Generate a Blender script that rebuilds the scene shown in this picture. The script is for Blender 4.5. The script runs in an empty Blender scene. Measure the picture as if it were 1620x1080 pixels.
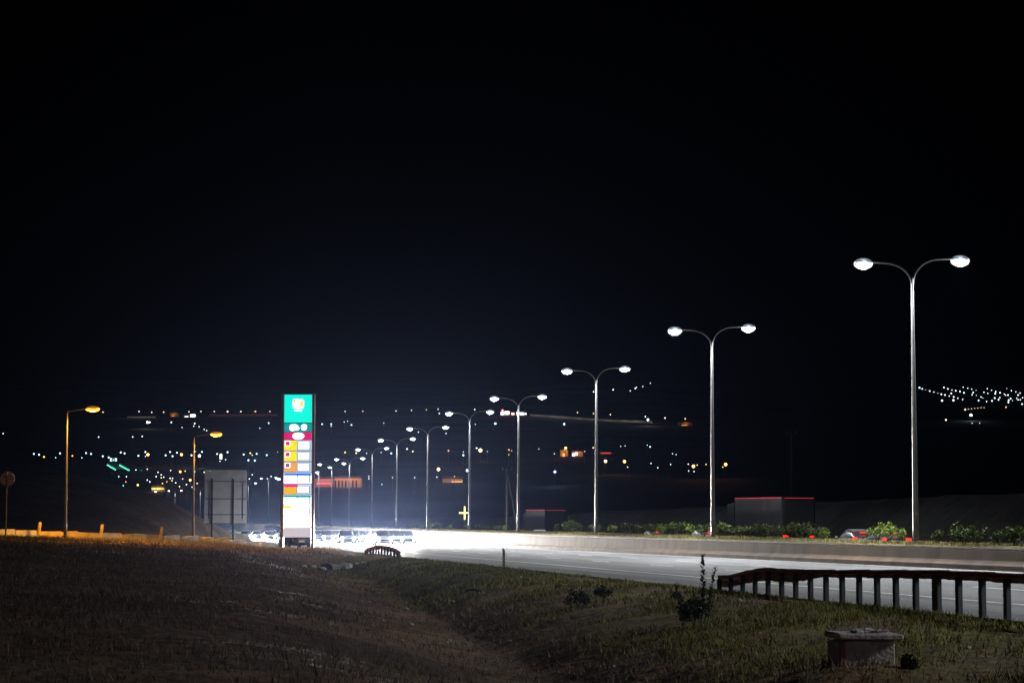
import bpy, math, random
import numpy as np
from mathutils import Vector, Matrix, noise as mnoise
random.seed(7); RNG = np.random.default_rng(7)
R = math.radians
SC = bpy.context.scene
COL = SC.collection

# ------------------------------------------------------------------ camera
F = 3500.0                                   # focal length in pixels of a 1620-wide frame
CAMZ = 1.0
PITCH = math.atan(281.0 / F)
cam_d = bpy.data.cameras.new('camera'); cam = bpy.data.objects.new('camera', cam_d); COL.objects.link(cam)
cam.location = (0, 0, CAMZ); cam.rotation_euler = (R(90) + PITCH, 0, 0)
cam_d.sensor_width = 36; cam_d.lens = F / 1620 * 36; cam_d.clip_start = 0.5; cam_d.clip_end = 30000
SC.camera = cam
# ------------------------------------------------------------------ night sky
W = bpy.data.worlds.new('World'); SC.world = W; W.use_nodes = True
nt = W.node_tree; nt.nodes.clear()
sky = nt.nodes.new('ShaderNodeTexSky'); sky.sky_type = 'NISHITA'; sky.sun_disc = False
sky.sun_elevation = R(-9); sky.sun_rotation = R(200)
bg = nt.nodes.new('ShaderNodeBackground'); bg.inputs['Strength'].default_value = 0.05
wo = nt.nodes.new('ShaderNodeOutputWorld')
nt.links.new(sky.outputs[0], bg.inputs[0]); nt.links.new(bg.outputs[0], wo.inputs[0])
# ------------------------------------------------------------------ exposure and renderer
SC.view_settings.view_transform = 'Standard'; SC.view_settings.look = 'None'
SC.view_settings.exposure = 0; SC.view_settings.gamma = 1
SC.render.engine = 'CYCLES'
cy = SC.cycles
cy.use_denoising = True; cy.denoiser = 'OPENIMAGEDENOISE'
cy.max_bounces = 4; cy.diffuse_bounces = 2; cy.glossy_bounces = 2; cy.volume_bounces = 0
cy.transmission_bounces = 3; cy.transparent_max_bounces = 6
cy.sample_clamp_indirect = 2.0
cy.use_light_tree = True
# light levels
LAMP_W = 12000; SODIUM_W = 12000; HEAD_W = 150000
HAZE = 0.0000095

# ------------------------------------------------------------------ coordinates
# S runs along the motorway away from the camera, L across it (towards the far carriageway)
UX, UY = -0.1588, 0.9873
def P(S, L, z=0.0): return Vector((UX * S + UY * L, UY * S - UX * L, z))
def SL(x, y): return (UX * x + UY * y, UY * x - UX * y)
ROAD_A = math.atan2(UY, UX)                  # heading of the motorway
cp, sp = math.cos(PITCH), math.sin(PITCH)
def at(px, py, D):
    """a point of the place D metres ahead, seen at that pixel of the photograph"""
    u, v = (px - 810) / F, (540 - py) / F
    d = Vector((u, cp - v * sp, sp + v * cp))
    d *= D / d.y
    return Vector((d.x, d.y, d.z + CAMZ))
def lerp(a, b, t): return a + (b - a) * t
def sstep(a, b, x):
    t = min(1, max(0, (x - a) / (b - a))); return t * t * (3 - 2 * t)

# ------------------------------------------------------------------ materials
MATS = {}
def mat(name, color, rough=0.7, metal=0.0, var=0.0, scale=4.0, bump=0.0, bscale=30.0, emit=None, estr=0.0, stretch=None, sample=True, spec=0.5):
    if name in MATS: return MATS[name]
    m = bpy.data.materials.new(name); m.use_nodes = True
    n = m.node_tree.nodes; l = m.node_tree.links
    b = n['Principled BSDF']
    b.inputs['Roughness'].default_value = rough; b.inputs['Metallic'].default_value = metal
    b.inputs['Specular IOR Level'].default_value = spec
    c = (*color, 1)
    b.inputs['Base Color'].default_value = c
    if var or bump:
        tc = n.new('ShaderNodeTexCoord'); src = tc.outputs['Object']
        if stretch:
            mp = n.new('ShaderNodeMapping'); mp.inputs['Scale'].default_value = stretch
            l.new(src, mp.inputs[0]); src = mp.outputs[0]
    if var:
        nz = n.new('ShaderNodeTexNoise'); nz.inputs['Scale'].default_value = scale; nz.inputs['Detail'].default_value = 7
        l.new(src, nz.inputs['Vector'])
        cr = n.new('ShaderNodeValToRGB'); cr.color_ramp.elements[0].position = .3; cr.color_ramp.elements[1].position = .72
        cr.color_ramp.elements[0].color = (*[x * (1 - var) for x in color], 1)
        cr.color_ramp.elements[1].color = (*[min(1, x * (1 + var)) for x in color], 1)
        l.new(nz.outputs[0], cr.inputs[0]); l.new(cr.outputs[0], b.inputs['Base Color'])
    if bump:
        nb = n.new('ShaderNodeTexNoise'); nb.inputs['Scale'].default_value = bscale; nb.inputs['Detail'].default_value = 6
        l.new(src, nb.inputs['Vector'])
        bp = n.new('ShaderNodeBump'); bp.inputs['Strength'].default_value = bump; bp.inputs['Distance'].default_value = .05
        l.new(nb.outputs[0], bp.inputs['Height']); l.new(bp.outputs[0], b.inputs['Normal'])
    if emit:
        b.inputs['Emission Color'].default_value = (*emit, 1); b.inputs['Emission Strength'].default_value = estr
        if not sample: m.cycles.emission_sampling = 'NONE'
    MATS[name] = m; return m
def leaf_mat(name, c1, c2, c3=None, rough=.75):
    if name in MATS: return MATS[name]
    m = bpy.data.materials.new(name); m.use_nodes = True
    n = m.node_tree.nodes; l = m.node_tree.links; b = n['Principled BSDF']
    g = n.new('ShaderNodeNewGeometry'); cr = n.new('ShaderNodeValToRGB')
    e = cr.color_ramp.elements; e[0].color = (*c1, 1); e[1].color = (*c2, 1)
    if c3: x = e.new(.6); x.color = (*c3, 1)
    l.new(g.outputs['Random Per Island'], cr.inputs[0]); l.new(cr.outputs[0], b.inputs['Base Color'])
    b.inputs['Roughness'].default_value = rough; b.inputs['Specular IOR Level'].default_value = .2
    MATS[name] = m; return m

# ------------------------------------------------------------------ mesh builder
class MB:
    def __init__(s): s.v = []; s.f = []; s.mi = []
    def add(s, vs, fs, mi=0):
        o = len(s.v); s.v += [tuple(v) for v in vs]; s.f += [tuple(i + o for i in f) for f in fs]; s.mi += [mi] * len(fs); return s
    def box(s, c, size, rot=None, bev=0.0, mi=0):
        x, y, z = [q / 2 for q in size]
        if bev:
            b = min(bev, x * .9, y * .9, z * .9); pr = []
            for zz, ins in ((-z, b), (-z + b, 0), (z - b, 0), (z, b)):
                X, Y = x - ins, y - ins
                for px_, py_ in ((-X + b, -Y), (X - b, -Y), (X, -Y + b), (X, Y - b), (X - b, Y), (-X + b, Y), (-X, Y - b), (-X, -Y + b)): pr.append((px_, py_, zz))
            fs = [tuple(range(7, -1, -1)), tuple(range(24, 32))]
            for k in range(3):
                for i in range(8):
                    j = (i + 1) % 8; fs.append((k * 8 + i, k * 8 + j, k * 8 + 8 + j, k * 8 + 8 + i))
        else:
            pr = [(-x, -y, -z), (x, -y, -z), (x, y, -z), (-x, y, -z), (-x, -y, z), (x, -y, z), (x, y, z), (-x, y, z)]
            fs = [(3, 2, 1, 0), (4, 5, 6, 7), (0, 1, 5, 4), (1, 2, 6, 5), (2, 3, 7, 6), (3, 0, 4, 7)]
        M = rot.to_matrix() if rot is not None and hasattr(rot, 'to_matrix') else (rot if rot is not None else Matrix.Identity(3))
        return s.add([M @ Vector(p) + Vector(c) for p in pr], fs, mi)
    def tube(s, pts, rad, n=10, mi=0, cap=True):
        pts = [Vector(p) for p in pts]
        if not hasattr(rad, '__len__'): rad = [rad] * len(pts)
        ref = Vector((0, 0, 1)) if abs((pts[-1] - pts[0]).normalized().z) < .9 else Vector((1, 0, 0))
        vs = []
        for i, p in enumerate(pts):
            t = (pts[min(i + 1, len(pts) - 1)] - pts[max(i - 1, 0)]).normalized()
            a = t.cross(ref)
            if a.length < 1e-4: a = t.cross(Vector((0, 1, 0)))
            a.normalize(); b = a.cross(t)
            for k in range(n):
                w = 2 * math.pi * k / n; vs.append(p + (a * math.cos(w) + b * math.sin(w)) * rad[i])
        fs = []
        for i in range(len(pts) - 1):
            for k in range(n):
                j = (k + 1) % n; fs.append((i * n + k, i * n + j, i * n + n + j, i * n + n + k))
        if cap: fs += [tuple(range(n - 1, -1, -1)), tuple(range(len(pts) * n - n, len(pts) * n))]
        return s.add(vs, fs, mi)
    def sphere(s, c, r, nu=10, nv=7, mi=0):
        if not hasattr(r, '__len__'): r = (r, r, r)
        vs = [(c[0], c[1], c[2] + r[2])]
        for i in range(1, nv):
            th = math.pi * i / nv
            for k in range(nu):
                w = 2 * math.pi * k / nu
                vs.append((c[0] + r[0] * math.sin(th) * math.cos(w), c[1] + r[1] * math.sin(th) * math.sin(w), c[2] + r[2] * math.cos(th)))
        vs.append((c[0], c[1], c[2] - r[2])); e = len(vs) - 1; fs = []
        for k in range(nu):
            j = (k + 1) % nu
            fs.append((0, 1 + k, 1 + j)); fs.append((e, e - nu + j, e - nu + k))
            for i in range(nv - 2): a = 1 + i * nu; fs.append((a + k, a + nu + k, a + nu + j, a + j))
        return s.add(vs, fs, mi)
    def prism(s, poly, y0, y1, mi=0):
        """outline in x, z swept along y"""
        n = len(poly); vs = [(x, y0, z) for x, z in poly] + [(x, y1, z) for x, z in poly]
        fs = [tuple(range(n)), tuple(range(2 * n - 1, n - 1, -1))] + [(i, i + n, (i + 1) % n + n, (i + 1) % n) for i in range(n)]
        return s.add(vs, fs, mi)
    def mesh(s, name, mats, smooth=False):
        me = bpy.data.meshes.new(name); me.from_pydata(s.v, [], s.f)
        for m in (mats if isinstance(mats, (list, tuple)) else [mats]): me.materials.append(m)
        if any(s.mi): me.polygons.foreach_set('material_index', s.mi)
        if smooth:
            me.polygons.foreach_set('use_smooth', [True] * len(s.f))
        me.update(); return me
    def build(s, name, mats, parent=None, smooth=False, loc=None):
        o = bpy.data.objects.new(name, s.mesh(name, mats, smooth)); COL.objects.link(o)
        if parent is not None: o.parent = parent
        if loc is not None: o.location = loc
        if smooth:
            o.data.set_sharp_from_angle(angle=R(40))
        return o
def empty(name, loc, rz=0.0):
    o = bpy.data.objects.new(name, None); COL.objects.link(o); o.location = loc; o.rotation_euler = (0, 0, rz); o.empty_display_size = .3; return o
def tag(o, label, cat, group=None):
    o['label'] = label; o['category'] = cat
    if group: o['group'] = group
    elif 'group' in o: del o['group']
    return o
def structure(o): o['kind'] = 'structure'; return o
def copy_tree(o, parent=None):
    c = o.copy(); COL.objects.link(c)
    if parent is not None: c.parent = parent
    for ch in list(o.children): copy_tree(ch, c)
    return c
def mesh_np(name, V, faces, m, parent=None):
    me = bpy.data.meshes.new(name); k = faces.shape[1]
    me.vertices.add(len(V)); me.vertices.foreach_set('co', V.astype(np.float32).ravel())
    me.loops.add(faces.size); me.loops.foreach_set('vertex_index', faces.astype(np.int32).ravel())
    me.polygons.add(len(faces)); me.polygons.foreach_set('loop_start', np.arange(0, faces.size, k, dtype=np.int32))
    me.update(calc_edges=True); me.validate(); me.materials.append(m)
    o = bpy.data.objects.new(name, me); COL.objects.link(o)
    if parent is not None: o.parent = parent
    return o
def point_light(name, parent, loc, watts, color, radius=.12):
    d = bpy.data.lights.get(name + '_data') or bpy.data.lights.new(name + '_data', 'POINT')
    d.energy = watts; d.color = color; d.shadow_soft_size = radius
    o = bpy.data.objects.new(name, d); COL.objects.link(o); o.parent = parent; o.location = loc; return o

# ------------------------------------------------------------------ terrain heights
def z_road(S, L):
    y = UY * S - UX * L
    return CAMZ - (1.37 + .00514 * max(-20, min(y, 430)))
def z_med(S):
    y = UY * S + .1588 * 31
    return CAMZ - (.92 + .001 * max(0, min(y, 500)))
def z_walltop(S):
    y = UY * S + .1588 * 29
    return CAMZ - (.88 + .0022 * max(0, min(y, 420)))
def nz(x, y, s, seed=0): return mnoise.noise(Vector((x * s + seed * 17.3, y * s - seed * 9.1, seed * 3.7)))
MX = [(-70, 7.2), (-57.9, 6.9), (-50.7, 6.2), (-44.3, 4.6), (-40.7, 3.2), (-37.4, 1.0), (-35.4, -1.1), (-34, -2.3), (-31, -3.2)]
def mound_z(x):
    if x <= MX[0][0]: return MX[0][1]
    for (a, za), (b, zb) in zip(MX, MX[1:]):
        if x <= b: return lerp(za, zb, (x - a) / (b - a))
    return -3.2
def z_ground(S, L):
    v = P(S, L); x, y = v.x, v.y
    if L >= 28.95:
        if L < 35.3: return z_med(S) + .02 * (1 - ((L - 32.1) / 3.2) ** 2) + .03 * nz(x, y, 1.1)
        if L <= 49.5: return z_road(S, L) - .06
        return z_road(S, L) - .02 + 3.95 * sstep(51.5, 58, L) + .12 * nz(x, y, .3, 2) * sstep(50.5, 54, L) - 4.5 * sstep(61, 75, L)
    zr = z_road(S, L)
    if L >= 13.0: return zr - .06
    Lc = max(L, -14)
    d = 1.72 + .05 * Lc - .0013 * min(S, 175)
    if L < -14: d -= .01 * min(60, -14 - L)
    d += sstep(150, 260, S) * 1.0 + sstep(240, 400, S) * 1.3
    zf = CAMZ - d
    # ditch below the road bank
    Ld = 6.2 + 3.0 * sstep(20, 110, S)
    depth = lerp(.62, .55, sstep(30, 110, S)) * (1 - sstep(112, 128, S))
    zd = min(zr, zf) - depth
    if L >= Ld:
        t = (L - Ld) / (13.0 - Ld)
        z = lerp(zd, zr - .03, 1 - (1 - t) ** 3)
    else:
        z = lerp(zd, zf, sstep(0, 5.5, Ld - L))
    # rough ground
    amp = sstep(0, 1.2, 13 - L) * (1 - .6 * sstep(90, 140, S))
    z += amp * (.10 * nz(x, y, .35, 1) + .05 * nz(x, y, 1.1, 2) + .022 * nz(x, y, 3.1, 3))
    # soil heaped round the culvert box
    r2 = (x - 4.21) ** 2 + (y - 26.3) ** 2
    if r2 < 16: z = lerp(z, -.73 + .05 * nz(x, y, 1.3, 7), math.exp(-(r2 / 1.9) ** 2))
    # embankment beyond the slip road
    if x < -30 and y > 150:
        w = math.exp(-((y - 255) / 48) ** 2)
        z = max(z, lerp(z, mound_z(x) + .25 * nz(x, y, .12, 5), w))
    return z
def zg(p): S, L = SL(p[0], p[1]); return z_ground(S, L)
def ground_pt(px, D):
    """point of the ground under column px of the photograph at distance D"""
    p = at(px, 821, D); p.z = zg(p); return p

# ------------------------------------------------------------------ setting: ground
def steps(*segs):
    out = []
    for a, b, d in segs:
        n = max(1, round((b - a) / d)); out += [a + (b - a) * i / n for i in range(n)]
    out.append(segs[-1][1]); return out
Sg = steps((-80, 10, 4), (10, 16, .6), (16, 50, .28), (50, 90, .5), (90, 190, 1.0), (190, 340, 2.5), (340, 960, 12))
Lg = steps((-320, -60, 8), (-60, -20, 1.8), (-20, -6, .6), (-6, 13.0, .22)) [:-1] + [13.0, 13.2, 20.0, 28.80, 28.95, 29.0, 29.6, 30.3, 31, 31.8, 32.6, 33.4, 34.2, 35.29, 35.31, 42, 49.5] + steps((50.5, 62, .8), (62, 160, 7), (160, 500, 40))
gv = [P(S, L, z_ground(S, L)) for S in Sg for L in Lg]
nL = len(Lg)
gf = [(i * nL + j, (i + 1) * nL + j, (i + 1) * nL + j + 1, i * nL + j + 1) for i in range(len(Sg) - 1) for j in range(nL - 1)]
def ground_material():
    m = bpy.data.materials.new('dry_grass_soil'); m.use_nodes = True
    n = m.node_tree.nodes; l = m.node_tree.links; b = n['Principled BSDF']
    g = n.new('ShaderNodeNewGeometry')
    def noise(sc, det=6):
        q = n.new('ShaderNodeTexNoise'); q.inputs['Scale'].default_value = sc; q.inputs['Detail'].default_value = det
        l.new(g.outputs['Position'], q.inputs['Vector']); return q.outputs[0]
    def ramp(src, p0, p1, c0, c1):
        r = n.new('ShaderNodeValToRGB'); e = r.color_ramp.elements
        e[0].position = p0; e[1].position = p1; e[0].color = (*c0, 1); e[1].color = (*c1, 1); l.new(src, r.inputs[0]); return r.outputs[0]
    def mix(f, a, c):
        x = n.new('ShaderNodeMix'); x.data_type = 'RGBA'; l.new(f, x.inputs[0]); l.new(a, x.inputs[6]); l.new(c, x.inputs[7]); return x.outputs[2]
    dry = ramp(noise(1.6), .35, .7, (.105, .064, .040), (.27, .172, .108))
    soil = ramp(noise(5), .35, .7, (.10, .070, .048), (.21, .155, .11))
    green = ramp(noise(2.4), .3, .7, (.06, .058, .016), (.18, .155, .045))
    dot = n.new('ShaderNodeVectorMath'); dot.operation = 'DOT_PRODUCT'; dot.inputs[1].default_value = (UY, .1588, 0)
    l.new(g.outputs['Position'], dot.inputs[0])
    mr = n.new('ShaderNodeMapRange'); mr.inputs[1].default_value = 7.0; mr.inputs[2].default_value = 10.5; l.new(dot.outputs['Value'], mr.inputs[0])
    f1 = mix(mr.outputs[0], dry, green)
    f2 = mix(ramp(noise(.45, 4), .48, .6, (0, 0, 0), (1, 1, 1)), f1, soil)
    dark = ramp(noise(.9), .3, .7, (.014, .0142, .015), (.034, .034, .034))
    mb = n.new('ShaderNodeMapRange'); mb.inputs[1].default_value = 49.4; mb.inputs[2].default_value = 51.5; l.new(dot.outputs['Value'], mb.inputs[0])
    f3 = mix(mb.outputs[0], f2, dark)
    big = ramp(noise(.16, 5), .35, .68, (.55, .53, .50), (1.1, 1.06, 1.0))
    mm = n.new('ShaderNodeMix'); mm.data_type = 'RGBA'; mm.blend_type = 'MULTIPLY'; mm.inputs[0].default_value = 1; l.new(f3, mm.inputs[6]); l.new(big, mm.inputs[7])
    l.new(mm.outputs[2], b.inputs['Base Color']); b.inputs['Roughness'].default_value = .95; b.inputs['Specular IOR Level'].default_value = .1
    bp = n.new('ShaderNodeBump'); bp.inputs['Strength'].default_value = .8; bp.inputs['Distance'].default_value = .12
    l.new(noise(4.5, 9), bp.inputs['Height']); l.new(bp.outputs[0], b.inputs['Normal'])
    return m
GM = ground_material()
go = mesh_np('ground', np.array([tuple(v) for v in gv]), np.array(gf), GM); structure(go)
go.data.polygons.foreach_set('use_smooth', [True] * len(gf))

# ------------------------------------------------------------------ setting: the two carriageways and their markings
def strip(name, L0, L1, m, dz, S0=-60, S1=620, ds=8, sub=1, zf=z_road):
    Ss = steps((S0, S1, ds)); Ls = [lerp(L0, L1, k / sub) for k in range(sub + 1)]; k = len(Ls)
    V = np.array([tuple(P(S, L, zf(S, L) + dz)) for S in Ss for L in Ls])
    Fc = np.array([(i * k + j, i * k + j + 1, (i + 1) * k + j + 1, (i + 1) * k + j) for i in range(len(Ss) - 1) for j in range(k - 1)])
    return mesh_np(name, V, Fc, m)
def asphalt():
    m = bpy.data.materials.new('worn_asphalt'); m.use_nodes = True
    n = m.node_tree.nodes; l = m.node_tree.links; b = n['Principled BSDF']
    g = n.new('ShaderNodeNewGeometry')
    mp = n.new('ShaderNodeMapping'); mp.inputs['Rotation'].default_value = (0, 0, -(ROAD_A - R(90))); mp.vector_type = 'TEXTURE' if False else 'POINT'
    l.new(g.outputs['Position'], mp.inputs[0])
    sc = n.new('ShaderNodeMapping'); sc.inputs['Scale'].default_value = (1.1, .03, 1); l.new(mp.outputs[0], sc.inputs[0])
    q = n.new('ShaderNodeTexNoise'); q.inputs['Scale'].default_value = 1; q.inputs['Detail'].default_value = 6; l.new(sc.outputs[0], q.inputs['Vector'])
    r = n.new('ShaderNodeValToRGB'); e = r.color_ramp.elements; e[0].position = .36; e[1].position = .66
    e[0].color = (.058, .059, .060, 1); e[1].color = (.185, .182, .172, 1); l.new(q.outputs[0], r.inputs[0])
    q2 = n.new('ShaderNodeTexNoise'); q2.inputs['Scale'].default_value = 9; q2.inputs['Detail'].default_value = 8; l.new(g.outputs['Position'], q2.inputs['Vector'])
    mx = n.new('ShaderNodeMix'); mx.data_type = 'RGBA'; mx.blend_type = 'MULTIPLY'; mx.inputs[0].default_value = .6
    l.new(r.outputs[0], mx.inputs[6]); l.new(q2.outputs[1], mx.inputs[7])
    r2 = n.new('ShaderNodeValToRGB'); r2.color_ramp.elements[0].color = (.55, .55, .55, 1); r2.color_ramp.elements[1].color = (1, 1, 1, 1)
    l.new(q2.outputs[0], r2.inputs[0]); l.new(r2.outputs[0], mx.inputs[7])
    l.new(mx.outputs[2], b.inputs['Base Color']); b.inputs['Roughness'].default_value = .62; b.inputs['Specular IOR Level'].default_value = .35
    bp = n.new('ShaderNodeBump'); bp.inputs['Strength'].default_value = .25; bp.inputs['Distance'].default_value = .02
    l.new(q2.outputs[0], bp.inputs['Height']); l.new(bp.outputs[0], b.inputs['Normal'])
    return m
AS = asphalt()
structure(strip('near_carriageway', 13.0, 28.75, AS, 0.0, sub=4))
structure(strip('far_carriageway', 35.5, 49.3, AS, 0.0, sub=4))
PAINT = mat('road_paint', (.72, .72, .68), .55, var=.25, scale=3)
structure(strip('edge_line', 15.82, 15.99, PAINT, .006))
structure(strip('median_edge_line', 27.75, 27.9, PAINT, .006))
structure(strip('far_edge_line', 36.3, 36.45, PAINT, .006))
def dashes(name, L):
    b = MB(); S = 12.0
    while S < 420:
        b.add([P(S, L - .07, z_road(S, L) + .006), P(S, L + .07, z_road(S, L) + .006), P(S + 4, L + .07, z_road(S + 4, L) + .006), P(S + 4, L - .07, z_road(S + 4, L) + .006)], [(3, 2, 1, 0)]); S += 12
    return structure(b.build(name, PAINT))
dashes('lane_line', 19.8); dashes('inner_lane_line', 23.75); dashes('far_lane_line', 42.3)
# slip road behind the row of blocks
BL0, BL1 = at(-60, 844, 132.5), at(440, 866, 168)
def slip():
    d = (BL1 - BL0); d.z = 0; d.normalize(); nrm = Vector((-d.y, d.x, 0))
    a, b_ = BL0 - d * 120, BL1 + d * 2
    V = []; Fc = []; N = 60
    for i in range(N + 1):
        for j in range(5):
            p = a.lerp(b_, i / N) + nrm * (2.0 + 7.5 * j / 4); p.z = zg(p) + .05; V.append(tuple(p))
    for i in range(N):
        for j in range(4): k = i * 5 + j; Fc.append((k, k + 5, k + 6, k + 1))
    return structure(mesh_np('slip_road', np.array(V), np.array(Fc), AS))
slip()
# concrete kerbstones of the far side of the median
CONC = mat('barrier_concrete', (.125, .078, .044), .92, var=.4, scale=.8, bump=.3, bscale=12, stretch=(1, 1, .25))
PALE = mat('pale_concrete', (.48, .46, .42), .85, var=.25, scale=1.5, bump=.2, bscale=14)
def median_wall(name, La, side, label):
    b = MB(); sec = []
    Ss = steps((-50, 200, 5), (200, 600, 12))
    for S in Ss:
        zt = z_walltop(S); zr = z_road(S, La); h = zt - zr
        pr = [(-.34, -.05), (-.34, .17), (-.30, .20), (-.07, .33), (-.03, h - .05), (0, h), (.2, h), (.22, h - .05), (.22, -.05)]
        sec.append([P(S, La + side * o, zr + q) for o, q in pr])
    n = len(sec[0])
    for r in sec: b.v += [tuple(p) for p in r]
    for i in range(len(sec) - 1):
        for k in range(n): j = (k + 1) % n; b.f.append((i * n + k, i * n + j, (i + 1) * n + j, (i + 1) * n + k)); b.mi.append(0)
    o = b.build(name, CONC); tag(o, label, 'wall'); 
    c = MB(); n = 4; sec = []
    for S in Ss:
        zt = z_walltop(S); sec.append([P(S, La + side * (-.02), zt + .004), P(S, La + side * .24, zt + .004), P(S, La + side * .24, zt + .05), P(S, La + side * (-.02), zt + .05)])
    for r in sec: c.v += [tuple(p) for p in r]
    for i in range(len(sec) - 1):
        for k in range(n): j = (k + 1) % n; c.f.append((i * n + k, i * n + j, (i + 1) * n + j, (i + 1) * n + k)); c.mi.append(0)
    c.build('coping', PALE, o)
    return o
median_wall('median_wall', 28.9, 1, 'long brown concrete wall with pale coping along the lit road, below the shrubs')
median_wall('median_wall', 35.4, -1, 'concrete wall on the far edge of the planted median, hidden behind the shrubs')

# ------------------------------------------------------------------ setting: hills with the town
TD = [(640, -.014), (820, -.006), (930, .006), (1100, .018), (1500, .030), (2200, .040), (3000, .048), (3800, .060), (4300, .062)]
def hill_z(x, y):
    D = y
    if D <= TD[0][0]: t = TD[0][1]
    elif D >= TD[-1][0]: t = TD[-1][1] - (D - TD[-1][0]) * .00003
    else:
        for (a, ta), (b, tb) in zip(TD, TD[1:]):
            if D <= b: t = lerp(ta, tb, (D - a) / (b - a)); break
    k = sstep(800, 1400, D)
    t += k * (.0022 * nz(x, y, .0016, 4) + .0008 * nz(x, y, .006, 6))
    return CAMZ + t * D
hv, hf = [], []
HD = steps((620, 1000, 15), (1000, 2000, 30), (2000, 5000, 80)); HA = [lerp(-.42, .42, i / 130) for i in range(131)]
for D in HD:
    for a in HA: hv.append((a * D, D, hill_z(a * D, D)))
k = len(HA)
hf = [(i * k + j, i * k + j + 1, (i + 1) * k + j + 1, (i + 1) * k + j) for i in range(len(HD) - 1) for j in range(k - 1)]
HM = mat('dark_hillside', (.035, .035, .028), 1.0, var=.5, scale=.01, spec=.1)
structure(mesh_np('hills', np.array(hv), np.array(hf), HM))
def on_hill(px, py, up):
    """where a lamp `up` metres above the slope stands to be seen at this pixel"""
    D = 650.0
    while D < 4300:
        p = at(px, py, D)
        if hill_z(p.x, p.y) + up >= p.z: break
        D *= 1.004
    return Vector((p.x, p.y, hill_z(p.x, p.y))), p.y

# ------------------------------------------------------------------ haze of the night air
def haze():
    b = MB(); b.box((0, 2350, 190), (6000, 5100, 440)); o = b.build('haze', None or bpy.data.materials.new('haze_air'))
    m = o.data.materials[0]; m.use_nodes = True; n = m.node_tree.nodes; n.clear()
    v = n.new('ShaderNodeVolumePrincipled'); v.inputs['Density'].default_value = HAZE; v.inputs['Color'].default_value = (.38, .52, 1, 1)
    v.inputs['Anisotropy'].default_value = .90
    out = n.new('ShaderNodeOutputMaterial'); m.node_tree.links.new(v.outputs[0], out.inputs['Volume'])
    m.cycles.homogeneous_volume = True
    o['kind'] = 'stuff'; o.location.z = -40
    return o
haze()

# ------------------------------------------------------------------ the double street lamps of the median
STEEL = mat('galvanised_steel', (.095, .095, .095), .5, .6, var=.2, scale=2)
DARKM = mat('dark_metal', (.045, .045, .05), .5, .6)
COOL = (.92, .96, 1.0)
def halo_shell(name, c, e, alpha):  # translucent glowing shell added round a lens to give a halo of glare
    m = mat(name, (.8, .8, .8), .3, emit=c, estr=e, sample=False); m.node_tree.nodes['Principled BSDF'].inputs['Alpha'].default_value = alpha; return m
LENS = (mat('cool_white_lens', (.9, .9, .9), .3, emit=COOL, estr=30, sample=False), halo_shell('cool_halo_inner', COOL, 1.5, .5), halo_shell('cool_halo_outer', (.45, .68, 1.0), .5, .28))
JH = 11.0
def pole_parts(root, H, r0, r1):
    b = MB(); b.tube([(0, 0, -.3), (0, 0, .02), (0, 0, H * .5), (0, 0, H)], [r0, r0, (r0 + r1) / 2, r1], 10)
    b.box((0, 0, .03), (r0 * 3.2, r0 * 3.2, .06), bev=.01)
    return b.build('pole', STEEL, root, smooth=True)
def luminaire(root, x, y, z, dirx, lens, watts, color, bulb, halo_bowl=(.31, .21, .18)):
    b = MB()
    s = 1 if dirx > 0 else -1
    prof = [(-.36, .0, .05), (-.30, .045, .11), (-.05, .07, .15), (.22, .065, .17), (.36, .03, .12), (.40, .0, .05)]
    vs = []; n = 8
    for px_, h, w in prof:
        for k in range(n):
            a = 2 * math.pi * k / n; vs.append((x + s * px_, y + w * math.cos(a), z + max(-.02, h * math.sin(a)) + .02))
    fs = [(i * n + k, i * n + (k + 1) % n, i * n + n + (k + 1) % n, i * n + n + k) for i in range(len(prof) - 1) for k in range(n)]
    fs += [tuple(range(n - 1, -1, -1)), tuple(range((len(prof) - 1) * n, len(prof) * n))]
    b.add(vs, fs); h = b.build('luminaire', DARKM, root, smooth=True)
    for nm, k, mt in (('lens', .66, lens[0]), ('inner_halo', .88, lens[1]), ('halo_bowl', 1.28, lens[2])):
        g = MB(); g.sphere((x + s * .06, y, z - .05), [q * k for q in halo_bowl], 18, 12); g.build(nm, mt, h, smooth=True)
    if watts:
        zl = z - .08 - halo_bowl[2]
        d = bpy.data.lights.get(bulb + '_beam') or bpy.data.lights.new(bulb + '_beam', 'SPOT')
        d.energy = watts; d.color = color; d.spot_size = R(161); d.spot_blend = .55; d.shadow_soft_size = .15
        o = bpy.data.objects.new('beam', d); COL.objects.link(o); o.parent = root; o.location = (x + s * .06, y, zl)
        point_light(bulb, root, (x + s * .06, y, zl), watts * .03, color, .1)
    return h
def make_street_lamp(lit=True):
    root = empty('street_lamp', (0, 0, 0))
    pole_parts(root, JH, .125, .056)
    for s, dz in ((-1, 0.0), (1, .2)):
        pts = []
        for i in range(9):
            a = R(90) * i / 8; pts.append((s * (.03 + 1.2 * (1 - math.cos(a))), 0, JH - .25 + (.25 + .62 + dz) * math.sin(a)))
        pts.append((s * 1.75, 0, JH + .64 + dz))
        b = MB(); b.tube(pts, [.045] * 9 + [.03], 8); b.build('arm', STEEL, root, smooth=True)
        luminaire(root, s * 2.05, 0, JH + .62 + dz, s, LENS, LAMP_W if lit else 0, COOL, 'lamp_bulb')
    b = MB(); b.box((0, -.15, 1.0), (.12, .03, .42), bev=.008); b.build('service_door', STEEL, root)
    return root
LAMP_ANG = math.atan2(-UX, UY)     # arm direction is across the road
WORDS = ['first', 'second', 'third', 'fourth', 'fifth', 'sixth', 'seventh', 'eighth', 'ninth', 'tenth', 'eleventh']
Dk = [91.9, 123.0, 158.0, 192.5, 224.5, 257.5, 291, 326.5, 360, 393, 427]
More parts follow.
